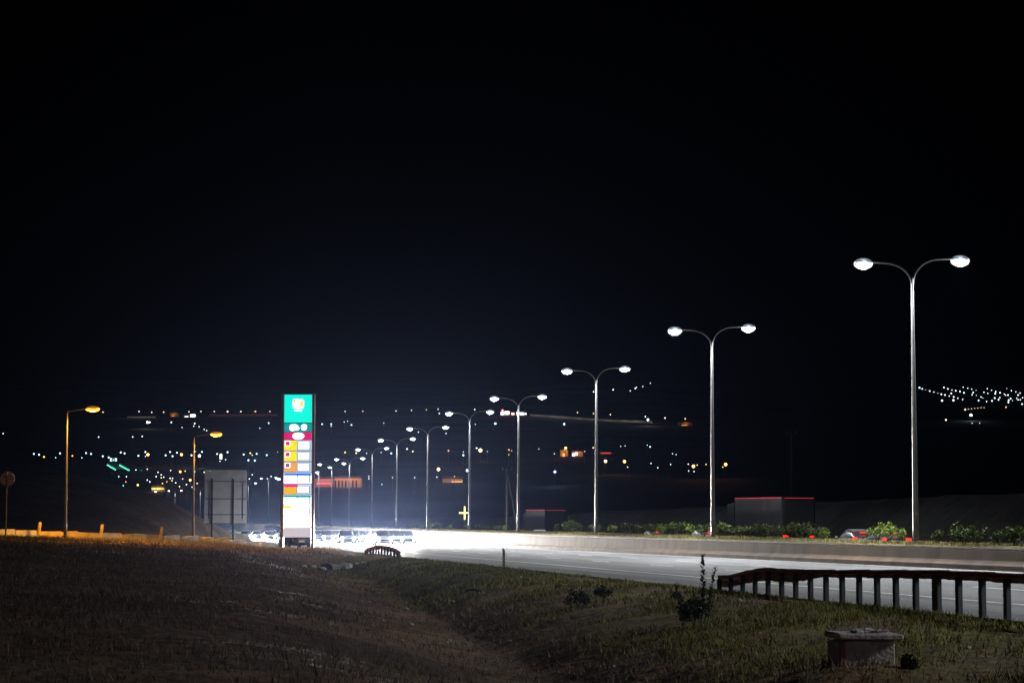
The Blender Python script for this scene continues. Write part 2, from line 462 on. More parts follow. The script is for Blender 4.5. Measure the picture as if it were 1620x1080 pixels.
pk = [(1443, 440), (1126, 540), (943, 600), (820, 641), (743, 663), (676.5, 686), (628, 703), (589, 717), (553, 732), (525, 739.5), (504.5, 745)]
lamp0 = make_street_lamp()
lamps = []
def put_lamp(px, py, D, label, rz=None, group='double armed lamps along the motorway median'):
    o = lamp0 if not lamps else copy_tree(lamp0)
    p = at(px, py, D)
    o.location = (p.x, p.y, p.z - JH); o.rotation_euler = (0, 0, LAMP_ANG if rz is None else rz)
    tag(o, label, 'street lamp', group); lamps.append(o); return o
hint = ['tallest double street lamp, with the darkest sky around it and shrubs at its foot', 'double street lamp next in size to the tallest one',
        'double street lamp above the hillside lights, third in size', 'double street lamp in front of the leaning timber utility pole',
        'double street lamp beside the lit yellow cross']
for i, (D, (px, py)) in enumerate(zip(Dk, pk)):
    put_lamp(px, py, D, hint[i] if i < 5 else WORDS[i] + ' double street lamp counted back from the tallest along the median')
# poles 12 to 15 stand behind the price sign
for D in (460, 494, 527):
    n = (D - 91.9) / 33.5; X = 16.6 - 5.39 * n
    put_lamp(810 + F * X / D, 821 - F * 9.0 / D, D, 'double street lamp standing hidden behind the tall price sign', group='lamps behind the price sign')
for px, py, D, lb in ((425, 760, 600, 'far double lamp just beside the price sign pylon'), (393, 768, 640, 'far double lamp just beside the big blank board'),
                      (317, 776, 705, 'far double lamp between the sodium lamp pole and the blank board'), (277, 779, 745, 'far double lamp below the town, where the road bends'),
                      (237, 781, 790, 'farthest but one double lamp, over the dark embankment'), (200, 783, 830, 'farthest double lamp, peeping over the dark embankment')):
    put_lamp(px, py, D, lb, LAMP_ANG + R(12))
# the row goes on past the frame: the lamps that light the verge
for S in (57.5, 24.0, -10.0):
    o = copy_tree(lamp0); p = P(S - 3, 31.0, z_med(S)); o.location = p; o.rotation_euler = (0, 0, LAMP_ANG)
    tag(o, 'double street lamp of the same row, out of the picture', 'street lamp', 'double armed lamps along the motorway median')

# ------------------------------------------------------------------ sodium lamps of the slip road
AMBER = (1.0, .44, .045)
ALENS = (mat('amber_lens', (.9, .6, .2), .3, emit=(1.0, .27, .012), estr=2.6, sample=False), halo_shell('amber_halo_inner', (1.0, .24, .005), 1.5, .5), halo_shell('amber_halo_outer', (1.0, .24, .0), .5, .35))
def make_sodium(H, yaw=0.0):
    root = empty('sodium_lamp', (0, 0, 0)); pole_parts(root, H, .10, .06)
    b = MB(); b.tube([(0, 0, H - .05), (.05, 0, H + .05), (.25, 0, H + .13), (1.25, 0, H + .27)], [.05, .045, .04, .035], 8); b.build('arm', STEEL, root, smooth=True)
    luminaire(root, 1.58, 0, H + .29, 1, ALENS, SODIUM_W, AMBER, 'sodium_bulb', (.36, .2, .15))
    return root
for px, py, D, H, lb in ((103, 848, 139.5, 7.75, 'amber sodium lamp on a pole beside the leaning yellow posts'), (305, 860, 163, 7.8, 'amber sodium lamp on a pole next to the big blank board')):
    s = make_sodium(H); p = at(px, py, D); s.location = p; s.rotation_euler = (0, 0, R(-4)); tag(s, lb, 'street lamp', 'sodium lamps of the slip road')

# ------------------------------------------------------------------ price sign pylon
def em(name, c, s): return mat(name, tuple(min(1, x) * .6 for x in c), .35, emit=c, estr=s)
TEAL = em('sign_teal', (.0, .80, .62), 1.15); DTEAL = em('sign_dark_teal', (.0, .33, .36), .9); MAG = em('sign_magenta', (.75, .01, .16), .95)
YEL = em('sign_yellow', (1.0, .78, .0), 1.05); ORA = em('sign_orange', (1.0, .40, .08), .9); AMB = em('sign_amber', (1., .47, .0), .95)
WHT = em('sign_white', (.95, .97, 1.0), 2.2); BLU = em('sign_blue', (.0, .16, .95), 1.0); LED = em('sign_led', (.80, .95, 1.0), 2.2); ROWB = em('row_lavender', (.60, .66, .90), 1.0)
PNK = em('sign_pink', (.85, .0, .22), 1.0); PUR = em('sign_purple', (.30, .06, .36), 1.0); GRN = em('sign_green', (.0, .32, .33), 1.0); DIG = em('digit_cyan', (.35, .85, .95), 1.6)
FRAME = mat('pylon_frame', (.30, .22, .22), .4, .5); BLK = mat('display_bezel', (.01, .08, .10), .4, emit=(.0, .13, .16), estr=.6)
def pylon():
    D = 155.0; base = at(470, 866, D); m = D / F          # metres per pixel there
    root = empty('price_sign', base); tag(root, 'tall lit fuel price pylon with teal top and stacked yellow price rows', 'sign')
    X = lambda px: (px - 469.5) * m
    Z = lambda py: (866 - py) * m
    dep = .55
    b = MB(); b.box((0, .1, (Z(624) + Z(834)) / 2), (X(491.6) - X(448.2), dep, Z(624.5) - Z(834)), bev=.02); b.build('cabinet', FRAME, root)
    for a, c in ((443.5, 447.8), (492.0, 496.0)):
        b = MB(); b.box(((X(a) + X(c)) / 2, .1, Z(623) / 2 + .0), (X(c) - X(a), dep + .12, Z(623)), bev=.04); b.build('side_post', FRAME, root)
    b = MB(); b.box((0, .05, (Z(834.5) + Z(849.5)) / 2), (X(491.5) - X(448.3), .5, Z(834.5) - Z(849.5)), bev=.02); b.build('base_panel', mat('base_panel_glare', (.7, .7, .75), .5, emit=(.72, .72, .85), estr=.6), root)  # weak glow in the panel stands in for glare falling on it
    b = MB(); b.tube([(.05, .1, -.2), (.05, .1, Z(849.4))], .05, 8); b.build('centre_leg', STEEL, root)
    y0 = .1 - dep / 2
    def rect(name, x0, x1, y0_, y1_, mt, parent, lift=.02, th=.03, bev=.0):
        b = MB(); b.box(((X(x0) + X(x1)) / 2, y0 - lift - th / 2 + .012, (Z(y0_) + Z(y1_)) / 2), (X(x1) - X(x0), th, Z(y0_) - Z(y1_)), bev=bev); return b.build(name, mt, parent)
    p = rect('logo_panel', 448.3, 491.5, 625, 669, TEAL, root)
    # emblem: rounded yellow and white square over a short white line
    def poly(name, pts, mt, parent, lift, th=.02):
        b = MB(); yy = y0 - lift; b.prism([(X(a), Z(c)) for a, c in pts], yy - th, yy); return b.build(name, mt, parent)
    poly('emblem', [(461.5, 646.5), (461.2, 634), (463.5, 632), (476, 632), (479.5, 635), (479.5, 643), (477, 647)], WHT, p, .05)
    poly('emblem_leaf', [(462.2, 638), (462.6, 632.8), (468.5, 632.8), (465, 637)], YEL, p, .072)
    poly('emblem_sun', [(472.5, 644.5), (472, 637), (474, 634), (477.5, 634.5), (478.6, 638), (477.5, 644)], em('emblem_gold', (1, .72, .16), 1.1), p, .072)
    rect('emblem_caption', 464, 476, 648.6, 651.2, WHT, p, .05, .02)
    p = rect('name_panel', 448.3, 491.5, 670.5, 683.6, DTEAL, root)
    def blob(pts): poly('glowing_lettering', pts, WHT, p, .05)
    blob([(456.2, 679), (457.5, 673.5), (460, 671.9), (467, 671.9), (470, 674.5), (472.3, 677.5), (471, 680.5), (460, 682.6)])
    blob([(474.6, 676.5), (476, 673), (479.5, 671.4), (483, 672.6), (484.3, 676), (483, 680), (479.5, 681.6), (476, 680.5)])
    p = rect('oval_panel', 448.3, 491.5, 684.6, 696.0, MAG, root)
    poly('oval_badge', [(470.6 + 9.4 * math.cos(a * math.pi / 12), 690.4 + 5.4 * math.sin(a * math.pi / 12)) for a in range(24)][::-1], WHT, p, .05)
    poly('badge_mark', [(465.8, 691.8), (466.5, 690.6), (468.5, 690.6), (469, 692), (467, 692.6)], BLK, p, .072, .012)
    poly('badge_mark', [(476.8, 690.8), (476.9, 688.8), (478, 688.6), (478.2, 690.8)], BLK, p, .072, .012)
    rows = [(697.2, 713, YEL, None, PNK), (714.4, 730, YEL, None, PNK), (731.6, 747, ORA, None, PUR), (748.4, 765, WHT, BLU, None), (766.4, 781.6, AMB, PNK, None), (782.8, 798.8, WHT, GRN, None), (800, 816, WHT, YEL, None)]
    for ya, yb, c, band, icon in rows:
        p = rect('price_row', 448.3, 491.5, ya, yb, WHT if c is WHT else ROWB, root)
        if c is not WHT: rect('grade_label', 448.6, 468.3, ya + (.4 if not band else 4.4), yb - .3, c, p, .035, .02)
        if band: rect('colour_band', 448.6, 491.2 if band is not PNK and band is not YEL else (470 if band is PNK else 460), ya + .3, ya + 4.2, band, p, .037, .02)
        if icon:
            rect('icon_border', 449.8, 458.2, ya + .9, ya + 9, WHT, p, .05, .02); rect('grade_icon', 450.8, 457.2, ya + 1.9, ya + 8.1, icon, p, .066, .02)
        off = 2.0 if not band else 3.6
        rect('display_bezel', 468.6, 489.6, ya + off, yb - 1.4, BLK, p, .05, .02)
        d = rect('led_display', 470.1, 488.1, ya + off + .8, yb - 2.3, LED, p, .068, .02, .008)
    rect('notice_panel', 448.3, 491.5, 816.8, 833.6, WHT, root)
    return root
pylon()

# ------------------------------------------------------------------ back of the big road sign
def big_board():
    D = 228.0; m = D / F; base = ground_pt(357, D)
    root = empty('road_sign_board', base); tag(root, 'large grey road sign board seen from its blank back, with frame bars', 'sign')
    t = at(357, 743, D).z - base.z; bo = at(357, 829, D).z - base.z; w = 69 * m
    G = mat('sign_back_aluminium', (.78, .78, .8), .6, .0, var=.12, scale=1.2)
    b = MB(); b.box((0, .06, (t + bo) / 2), (w, .04, t - bo)); b.build('panel', G, root)
    for x in (-.33, .17): b = MB(); b.box((x * w, -.03, (t - .9) / 2), (.17, .13, t - .9), bev=.02); b.build('post', DARKM, root)
    for q in (.21, .53, .82, .985): b = MB(); b.box((0, .005, lerp(t, bo, q)), (w * .96, .05, .06)); b.build('cross_bar', DARKM, root)
    for x in (-.40, .40): b = MB(); b.box((x * w, .0, lerp(t, bo, .56)), (.045, .05, (t - bo) * .66)); b.build('stiffener', DARKM, root)
    root.rotation_euler = (0, 0, R(24))
big_board()

# ------------------------------------------------------------------ round road sign from behind
def round_sign():
    D = 137.0; base = ground_pt(9.5, D); root = empty('round_road_sign', base); tag(root, 'round road sign on a thin post, seen from its grey back', 'sign')
    zc = at(11, 757, D).z - base.z
    b = MB(); b.tube([(0, 0, -.2), (0, 0, zc + .46)], .045, 8); b.build('post', STEEL, root)
    b = MB(); b.tube([(.04, .06, zc), (.04, .085, zc)], .45, 28); b.build('disc', mat('sign_disc_grey', (.4, .4, .4), .45, .5), root)
    b = MB(); b.box((.04, .035, zc + .15), (.5, .03, .05)); b.build('bracket', STEEL, root)
    root.rotation_euler = (0, 0, R(8))
round_sign()

# ------------------------------------------------------------------ kerb blocks and leaning posts of the slip road
BY = mat('block_yellow', (.50, .36, .10), .8, var=.35, scale=2.5, bump=.2); BW = mat('block_pale', (.45, .44, .42), .85, var=.3, scale=2, bump=.2)
def kerb_line(px):
    t = (px + 60) / 500.0; D = 132.5 + 35.5 * t; return ground_pt(px, D), D
seg = [(-20, 18, 0), (24, 53, 0), (57, 92, 1), (93, 119, 1), (121.5, 153.5, 1), (157, 187.5, 0), (191.5, 223, 1), (225, 251, 0), (257, 282, 0), (290, 311.5, 0), (318, 335.5, 1), (338, 360, 1), (362, 384, 0), (385, 408, 0), (409, 433, 0)]
bdir = (BL1 - BL0); BRZ = math.atan2(bdir.y, bdir.x)
nb = 0
for a, c, yl in seg:
    p, D = kerb_line((a + c) / 2); w = (c - a) / F * D / math.cos(BRZ) * .76
    b = MB(); h = .44
    b.prism([(-w / 2, -.1), (w / 2, -.1), (w / 2 - .03, h - .04), (w / 2 - .08, h), (-w / 2 + .08, h), (-w / 2 + .03, h - .04)], -.18, .18)
    o = b.build('kerb_block', BY if yl else BW, loc=p + Vector((0, 0, .0))); o.rotation_euler = (R(random.uniform(-3, 3)), R(random.uniform(-2.5, 2.5)), BRZ + R(random.uniform(-2, 2)))
    ref = 'by the round road sign' if a < 60 else 'by the first sodium lamp' if a < 200 else 'by the second sodium lamp' if a < 300 else 'below the blank board'
    tag(o, ('yellow painted' if yl else 'pale unpainted') + ' concrete block in the slip road row, ' + ref, 'concrete block', 'concrete blocks beside the slip road, ' + ('yellow ' if yl else 'pale ') + ref); nb += 1
for px, tilt, lb in ((62, 9, 'leaning yellow post between the round sign and the first sodium lamp'), (161, 7, 'leaning yellow post just past the first sodium lamp'), (254, 11, 'leaning yellow post just before the second sodium lamp')):
    p, D = kerb_line(px); b = MB(); b.tube([(0, 0, -.2), (0, 0, .98), (0, 0, 1.02)], [.115, .105, .07], 10); b.tube([(0, 0, -.2), (0, 0, .16)], [.2, .15], 10)
    o = b.build('marker_post', BY, loc=p - Vector((0, .35, 0)), smooth=True); o.rotation_euler = (R(3), R(tilt), 0); tag(o, lb, 'post', 'leaning yellow posts')
for px, lb in ((21.5, 'short broken yellow post stub near the round road sign'), (192.5, 'short broken yellow post stub between two leaning posts')):
    p, D = kerb_line(px); b = MB(); b.tube([(0, 0, -.2), (0, 0, .42), (.02, 0, .45)], [.14, .12, .08], 9)
    o = b.build('marker_post', BY, loc=p - Vector((0, .35, 0)), smooth=True); o.rotation_euler = (0, R(5), 0); tag(o, lb, 'post')

# ------------------------------------------------------------------ guardrails on the verge
RAILM = mat('weathered_rail_steel', (.42, .19, .13), .7, .0, var=.4, scale=3); POSTM = mat('guardrail_post_steel', (.028, .032, .04), .6, .0, var=.3, scale=3)
REFL = mat('white_reflector', (.85, .85, .85), .2)
def guardrail(S0, S1, Lr, n, hf, label, lap):
    base = P((S0 + S1) / 2, Lr, 0); root = empty('guardrail', base); tag(root, label, 'guardrail')
    off = -base
    Sx = [lerp(S0, S1, i / (n - 1)) for i in range(n)]
    for i, S in enumerate(Sx):
        h = hf(S); z = z_ground(S, Lr - .12)
        b = MB(); rot = Matrix.Rotation(ROAD_A, 3, 'Z')
        wd = .26 if (lap and i == 8) else .13
        b.box(P(S, Lr - .10, z + h / 2 - .14) + off, (wd, .09, h + .12), rot, bev=.012); po = b.build('post', POSTM, root)
        q = MB(); q.sphere(P(S, Lr - .155, z + h * .55) + off, .018, 8, 6); q.build('reflector', REFL, po)
    # W-section beam in lapped lengths
    k = 0; S = S0 - .4; step = 2.1 if lap else 3.0
    W_ = [(0, .0), (.045, .03), (.045, .085), (0, .125), (0, .155), (.045, .195), (.045, .25), (0, .28), (-.03, .28), (-.012, .25), (-.012, .2), (-.04, .155), (-.04, .125), (-.012, .085), (-.012, .03), (-.03, 0)]
    while S < S1 + .3:
        e = min(S + step, S1 + .4); b = MB(); ns = 6
        for i in range(ns + 1):
            s = lerp(S, e + .12, i / ns); rd = lerp(.55, 1, sstep(42.5, 45, s)) if lap else 1.0; hh = hf(s) + (.012 * (1 - i / ns) + .02 * random.uniform(0, .1) if lap else 0)
            zz = z_ground(s, Lr - .12)
            for x, q in W_: b.v.append(tuple(P(s, Lr + x + (.012 if k % 2 else 0), zz + hh - .28 * rd + q * rd) + off))
        m = len(W_)
        for i in range(ns):
            for j in range(m): j2 = (j + 1) % m; b.f.append((i * m + j, i * m + j2, i * m + m + j2, i * m + m + j)); b.mi.append(0)
        b.f += [tuple(range(m)), tuple(range(ns * m + m - 1, ns * m - 1, -1))]; b.mi += [0, 0]
        b.build('rail', RAILM, root); S = e; k += 1
    return root
guardrail(27.5, 50.4, 13.1, 23, lambda s: lerp(lerp(.74, .60, sstep(34, 46, s)), .36, sstep(46.5, 50.6, s)), 'dark guardrail on close set posts beside the bright road, near the culvert box', True)
guardrail(119, 137.5, 13.0, 12, lambda s: .22 + .36 * max(0, 1 - abs((s - 128) / 10.5) ** 2.2), 'small arched guardrail with bright gaps between posts, in the headlight glare', False)
# delineator
def delineator():
    p = P(84 / UY - 2.2, 12.7); p = at(797, 821, 84); p.z = zg(p); b = MB(); b.prism([(-.05, -.2), (.05, -.2), (.05, .66), (.02, .74), (-.05, .78)], -.03, .03)
    o = b.build('delineator_post', mat('delineator_dull', (.32, .27, .24), .7, var=.3, scale=6), loc=p); tag(o, 'slim roadside marker post on the grass edge of the bright road', 'post')
    q = MB(); q.box((0, -.035, .55), (.07, .012, .14)); q.build('reflector', mat('delineator_red', (.3, .12, .1), .5), o)
delineator()

# ------------------------------------------------------------------ culvert box, stones
def culvert():
    p = at(1366, 1040, 26.5); p.z = -.75; root = empty('culvert_box', p, R(7)); root.scale = (.85, .85, .85); tag(root, 'small brick and concrete culvert box with a cracked cap slab in the verge', 'culvert box')
    BR = mat('red_brick_wall', (.20, .085, .075), .9, var=.4, scale=7, bump=.5, bscale=22); CC = mat('grey_render', (.29, .255, .245), .9, var=.4, scale=5, bump=.5, bscale=18)
    b = MB(); b.box((.03, .1, -.23), (.72, .62, 1.22), bev=.015); b.build('rendered_wall', CC, root)
    b = MB(); b.box((-.355, .1, -.24), (.10, .64, 1.2), bev=.015); b.build('brick_wall', BR, root)
    b = MB(); b.box((.03, .1, .435), (.93, .80, .085), Matrix.Rotation(R(1.2), 3, 'Y'), bev=.02); b.build('cap_slab', CC, root)
    for x, y, s in ((-.1, -.05, .10), (.05, .05, .13), (.22, .0, .09), (.33, .12, .07), (-.02, .2, .1)):
        q = MB(); q.sphere((x * .85, y * .85, .425), (s * .85, s * .7, s * .3), 7, 5)
        q.v = [(a + random.uniform(-.012, .012), c + random.uniform(-.012, .012), d + random.uniform(-.008, .008)) for a, c, d in q.v]
        o = q.build('stone', CC, loc=Vector(p)); o.rotation_euler = (0, 0, R(7)); tag(o, 'small stone lying on the cap slab of the culvert box', 'stone', 'stones on the culvert box')
culvert()
def headwall():
    p = at(528, 905, 112); p.z = zg(p)
    root = empty('culvert_headwall', p, R(20)); tag(root, 'broken pale concrete headwall in the bank, in the glow below the pylon', 'culvert')
    b = MB(); b.prism([(-1.1, -.3), (1.0, -.3), (1.05, .35), (.6, .42), (.35, .3), (-.1, .36), (-.5, .2), (-1.0, .12)], .15, .45); b.build('front_wall', PALE, root)
    b = MB(); b.box((.95, -.5, .0), (.25, 1.2, .5), Matrix.Rotation(R(-18), 3, 'X'), bev=.03); b.build('wing_wall', PALE, root)
    b = MB(); b.tube([(-.3, .13, .1), (-.3, .5, .1)], .28, 16); b.build('pipe_mouth', mat('pipe_dark', (.03, .03, .03), .9), root)
    for i in range(9):
        s = random.uniform(.14, .34); x, y = random.uniform(-1.6, 1.6), random.uniform(-2.2, -.4)
        q = MB(); q.sphere((0, 0, 0), (s, s * .8, s * .6), 7, 5); q.v = [(a * random.uniform(.8, 1.15), c * random.uniform(.8, 1.15), d * random.uniform(.8, 1.15)) for a, c, d in q.v]
        pp = Vector((p.x + x, p.y + y, 0)); pp.z = zg(pp) + s * .25
        o = q.build('stone', PALE, loc=pp); tag(o, 'pale rubble stone below the broken concrete headwall', 'stone', 'rubble by the headwall')
headwall()
TYREB = mat('black_rubber', (.015, .015, .015), .6)
def bent_pipe():
    p = at(756, 972, 62); p.z = zg(p); b = MB()
    b.tube([(-.35, 0, .1), (-.1, 0, .14), (.1, 0, .08), (.22, 0, -.12)], .035, 7); o = b.build('scrap_hose', TYREB, loc=p); tag(o, 'short dark bent hose lying on the bare ditch bank', 'hose')
bent_pipe()

# ------------------------------------------------------------------ utility poles across the motorway
WOOD = mat('old_timber', (.10, .085, .07), .9, var=.3, scale=3)
def upole(px, top, bot, D, brace, label):
    p = at(px, bot, D); h = at(px, top, D).z - p.z; root = empty('utility_pole', p); tag(root, label, 'utility pole')
    b = MB(); b.tube([(0, 0, -.5), (0, 0, h)], [.16, .11], 8); b.build('pole', WOOD, root)
    if brace:
        b = MB(); b.tube([(1.0 * h / 9 * 1.6, 0, -.3), (.1, 0, h * .86)], .11, 8); b.build('strut', WOOD, root)
    b = MB(); b.box((0, 0, h - .4), (1.4, .1, .1)); b.build('cross_arm', WOOD, root)
    for x in (-.6, 0, .6): b = MB(); b.tube([(x, 0, h - .36), (x, 0, h - .12)], [.05, .035], 7); b.build('insulator', PALE, root)
upole(802, 738, 832, 300, True, 'old timber utility pole with a leaning strut, beyond the motorway')
upole(1253, 680, 835, 260, False, 'faint bare utility pole in the dark beyond the motorway')
def cross_sign():
    D = 375.0; p = at(735, 845, D); p.z = z_road(378, 51.5) ; root = empty('lit_cross', p); tag(root, 'small lit yellow cross on a thin post beyond the shrubs', 'sign')
    zc = at(735, 811, D).z - p.z; Y = mat('yellow_neon', (.9, .9, .4), .3, emit=(1, .92, .22), estr=3)
    b = MB(); w = .10; A, Hh = .92, 1.1
    b.prism([(-w, zc - Hh), (w, zc - Hh), (w, zc - w), (A, zc - w), (A, zc + w), (w, zc + w), (w, zc + Hh), (-w, zc + Hh), (-w, zc + w), (-A, zc + w), (-A, zc - w), (-w, zc - w)], -.09, .09); b.build('cross', Y, root)
    b = MB(); b.tube([(0, .0, -.3), (0, .0, zc - Hh + .02)], .05, 8); b.build('post', DARKM, root)
cross_sign()

# ------------------------------------------------------------------ vehicles
GLASS = mat('glare_washed_glass', (.07, .07, .07), .3); TYRE = mat('tyre_rubber', (.02, .02, .02), .8); RIM = mat('wheel_rim', (.45, .45, .47), .35, .8)  # car glass paled in its colour to suggest glare washing over the windows
HLENS = mat('headlight_lens', (.9, .9, .9), .2, emit=(1, .97, .90), estr=60, sample=False)
TLENS = mat('tail_light_lens', (.5, .02, .01), .25, emit=(1.0, .022, .010), estr=2.6, sample=False)
TOFF = mat('tail_light_off', (.25, .01, .01), .25)
def paint(name, c): return mat(name, c, .28, .25, spec=.6)
PAINTS = {'silver': paint('silver_paint', (.45, .46, .48)), 'dark blue': paint('dark_blue_paint', (.02, .03, .09)), 'white': paint('white_paint', (.7, .7, .7)), 'black': paint('black_paint', (.012, .012, .014)), 'red': paint('red_paint', (.35, .02, .02)), 'grey': paint('grey_paint', (.16, .16, .17))}
def loft(b, st, n=14):
    o = len(b.v)
    for x, w, z0, z1, tw in st:                     # tw: width ratio at the top
        for k in range(n):
            a = 2 * math.pi * k / n; c, s = math.cos(a), math.sin(a)
            yy = math.copysign(abs(c) ** .45, c); zz = math.copysign(abs(s) ** .55, s)
            t = (zz + 1) / 2; b.v.append((x, yy * w * lerp(1, tw, t), lerp(z0, z1, t)))
    for i in range(len(st) - 1):
        for k in range(n): j = (k + 1) % n; b.f.append((o + i * n + k, o + i * n + j, o + i * n + n + j, o + i * n + n + k)); b.mi.append(0)
    e = o + (len(st) - 1) * n
    b.f += [tuple(range(o + n - 1, o - 1, -1)), tuple(range(e, e + n))]; b.mi += [0, 0]
def wheel(root, x, y, r=.32):
    b = MB(); s = 1 if y > 0 else -1
    b.tube([(x, y - s * .2, r), (x, y - s * .18, r), (x, y - s * .02, r), (x, y, r)], [r * .9, r, r, r * .9], 20); w = b.build('wheel', TYRE, root, smooth=True)
    b = MB(); b.tube([(x, y - s * .01, r), (x, y + s * .012, r)], [r * .62, r * .55], 14); b.build('rim', RIM, w)
CARS = {}
def make_car(color, head, tail):
    root = empty('car', (0, 0, 0))
    b = MB(); loft(b, [(-2.15, .70, .36, .74, .95), (-2.05, .82, .24, .93, .93), (-1.45, .88, .20, .99, .92), (-.4, .90, .19, .96, .93), (.7, .90, .19, .94, .93), (1.3, .88, .20, .88, .92), (1.85, .82, .22, .77, .92), (2.1, .68, .33, .63, .94)])
    b.build('body', PAINTS[color], root, smooth=True)
    b = MB(); loft(b, [(-1.95, .66, .90, .97, .95), (-1.25, .78, .88, 1.37, .74), (-.3, .80, .88, 1.44, .74), (.3, .79, .88, 1.38, .75), (1.15, .70, .84, .93, .95)])
    b.build('windows', GLASS, root, smooth=True)
    b = MB(); loft(b, [(-1.2, .56, 1.35, 1.40, .9), (-.9, .60, 1.38, 1.455, .9), (-.3, .60, 1.41, 1.475, .9), (.28, .58, 1.36, 1.41, .9)]); b.build('roof', PAINTS[color], root, smooth=True)
    for x in (-1.32, 1.33):
        for y in (-.9, .9): wheel(root, x, y)
    b = MB(); b.box((2.08, 0, .47), (.06, .74, .12), bev=.02); b.build('grille', TYRE, root)
    b = MB(); b.box((-1.62, 0, 1.27), (.06, .4, .05)); b.build('brake_light', TLENS if tail else TOFF, root)
    b = MB(); b.box((-2.16, 0, .56), (.03, .5, .12)); b.build('number_plate', mat('plate_white', (.75, .75, .72), .5), root)
    for y in (-.6, .6):
        b = MB(); b.sphere((2.0, y, .64), (.12, .20, .11), 12, 8); b.build('headlight', HLENS if head else RIM, root, smooth=True)
        b = MB(); b.box((-2.06, y * 1.12, .92), (.10, .30, .17), bev=.03); b.build('tail_light', TLENS if tail else TOFF, root)
        b = MB(); b.sphere((2.06, y * .95, .40), (.06, .11, .06), 10, 6); b.build('added_front_light', HLENS if head else RIM, root, smooth=True)  # extra lens, lit on oncoming cars to strengthen the headlight glare
        b = MB(); b.box((.75, y * 1.62, .98), (.14, .16, .11), bev=.03); b.build('side_mirror', PAINTS[color], root)
        if head:
            d = bpy.data.lights.get('headlight_beam') or bpy.data.lights.new('headlight_beam', 'SPOT')
            d.energy = HEAD_W; d.color = (1, .96, .90); d.spot_size = R(46); d.spot_blend = 1; d.shadow_soft_size = .07
            o = bpy.data.objects.new('beam', d); COL.objects.link(o); o.parent = root; o.location = (2.2, y, .64); o.rotation_euler = (0, R(-90 + 13), 0)
    return root
def put_car(color, S, L, head, label, group, yaw=0.0, lit=True):
    key = (color, head, lit)
    if key in CARS: o = copy_tree(CARS[key])
    else: o = CARS[key] = make_car(color, head and lit, (not head) and lit)
    p = P(S, L, z_road(S, L)) if L > 13 else P(S, L, z_ground(S, L))
    o.location = p; o.rotation_euler = (0, math.atan(.00514) * (1 if head else -1), ROAD_A + (math.pi if head else 0) + yaw)
    return tag(o, label, 'car', group)
def S_at(px, L): return (L * F / (UY * (px - 247)) - .1588 * L) / UY
ONC = 'oncoming cars with headlights on'
for px, L, c, lb in ((643, 25.6, 'silver', 'silver car with headlights blazing at the head of the oncoming traffic'), (606, 21.7, 'white', 'white car with headlights on, just above the arched guardrail'),
                     (585, 25.7, 'white', 'white car with headlights on, second along the median lane'), (560, 21.8, 'white', 'white car with headlights on, second in the middle lane'),
                     (541, 25.6, 'silver', 'silver car with headlights on, third along the median lane'), (519, 21.7, 'white', 'white car with headlights on, next to the tall price sign')):
    put_car(c, S_at(px, L), L, True, lb, ONC)
for px, L, c, lb in ((624, 23.6, 'white', 'white car with headlights on, straddling lanes behind the leading silver car'), (571, 23.8, 'white', 'white car with headlights on, packed in the middle of the oncoming queue'), (549, 19.6, 'silver', 'silver car with headlights on in the outermost oncoming lane'),
                     (530, 23.7, 'white', 'white car with headlights on, deep in the oncoming queue'), (509, 25.5, 'white', 'white car with headlights on, farthest in the median lane before the price sign'), (503, 20.5, 'white', 'white car with headlights on, touching the edge of the price sign'),
                     (432, 20.0, 'white', 'white car with headlights on, emerging from behind the price sign'), (597, 25.8, 'white', 'white car with headlights on, half hidden in the middle of the oncoming queue')):
    put_car(c, S_at(px, L), L, True, lb, ONC)
for px, D, c, lb in ((426, 330, 'white', 'white car with headlights on, between the price sign and the blank board'), (407, 365, 'silver', 'silver car with headlights on, in the middle of the glare beside the board'),
                     (388, 350, 'white', 'white car with headlights on, at the edge of the blank board'), (362, 400, 'white', 'white car with headlights on, seen under the blank board'), (341, 430, 'white', 'white car with headlights on, farthest in the glare under the board')):
    p = at(px, 821, D); S, L = SL(p.x, p.y); o = put_car(c, S, L, True, lb, ONC, R(4)); o.location.z = zg(p) + .02
TAIL = 'cars driving away with red tail lights'
for S, L, c, lb in ((66, 39, 'black', 'black car driving away, tail lights showing past the last median shrubs'), (82, 43.5, 'grey', 'grey car driving away behind the tallest double lamp'), (94, 39.5, 'red', 'red car driving away, tail lights glowing by the pale green shrubs'),
                    (104, 43, 'black', 'black car driving away in the outer lane, before the gap in the shrubs'), (117, 39.5, 'dark blue', 'dark blue car driving away, behind the dense shrubs'), (133, 43, 'silver', 'silver car driving away behind the second tallest double lamp'),
                    (158, 39.5, 'grey', 'grey car driving away behind the low hedge'), (190, 43, 'black', 'black car driving away near the third double lamp'), (228, 39.5, 'silver', 'silver car driving away near the fourth double lamp'),
                    (262, 43, 'red', 'red car driving away below the lit yellow cross'), (300, 39.5, 'black', 'black car driving away past the lit yellow cross'), (330, 43, 'grey', 'grey car driving away above the end of the headlight glare'), (375, 40, 'dark blue', 'dark blue car driving away, farthest of the tail lights')):
    put_car(c, S, L, False, lb, TAIL)
p = at(466, 821, 181); o = put_car('black', *SL(p.x, p.y), False, 'dark parked car half hidden behind the foot of the price sign', None, R(12), lit=False); o.location.z = zg(p)

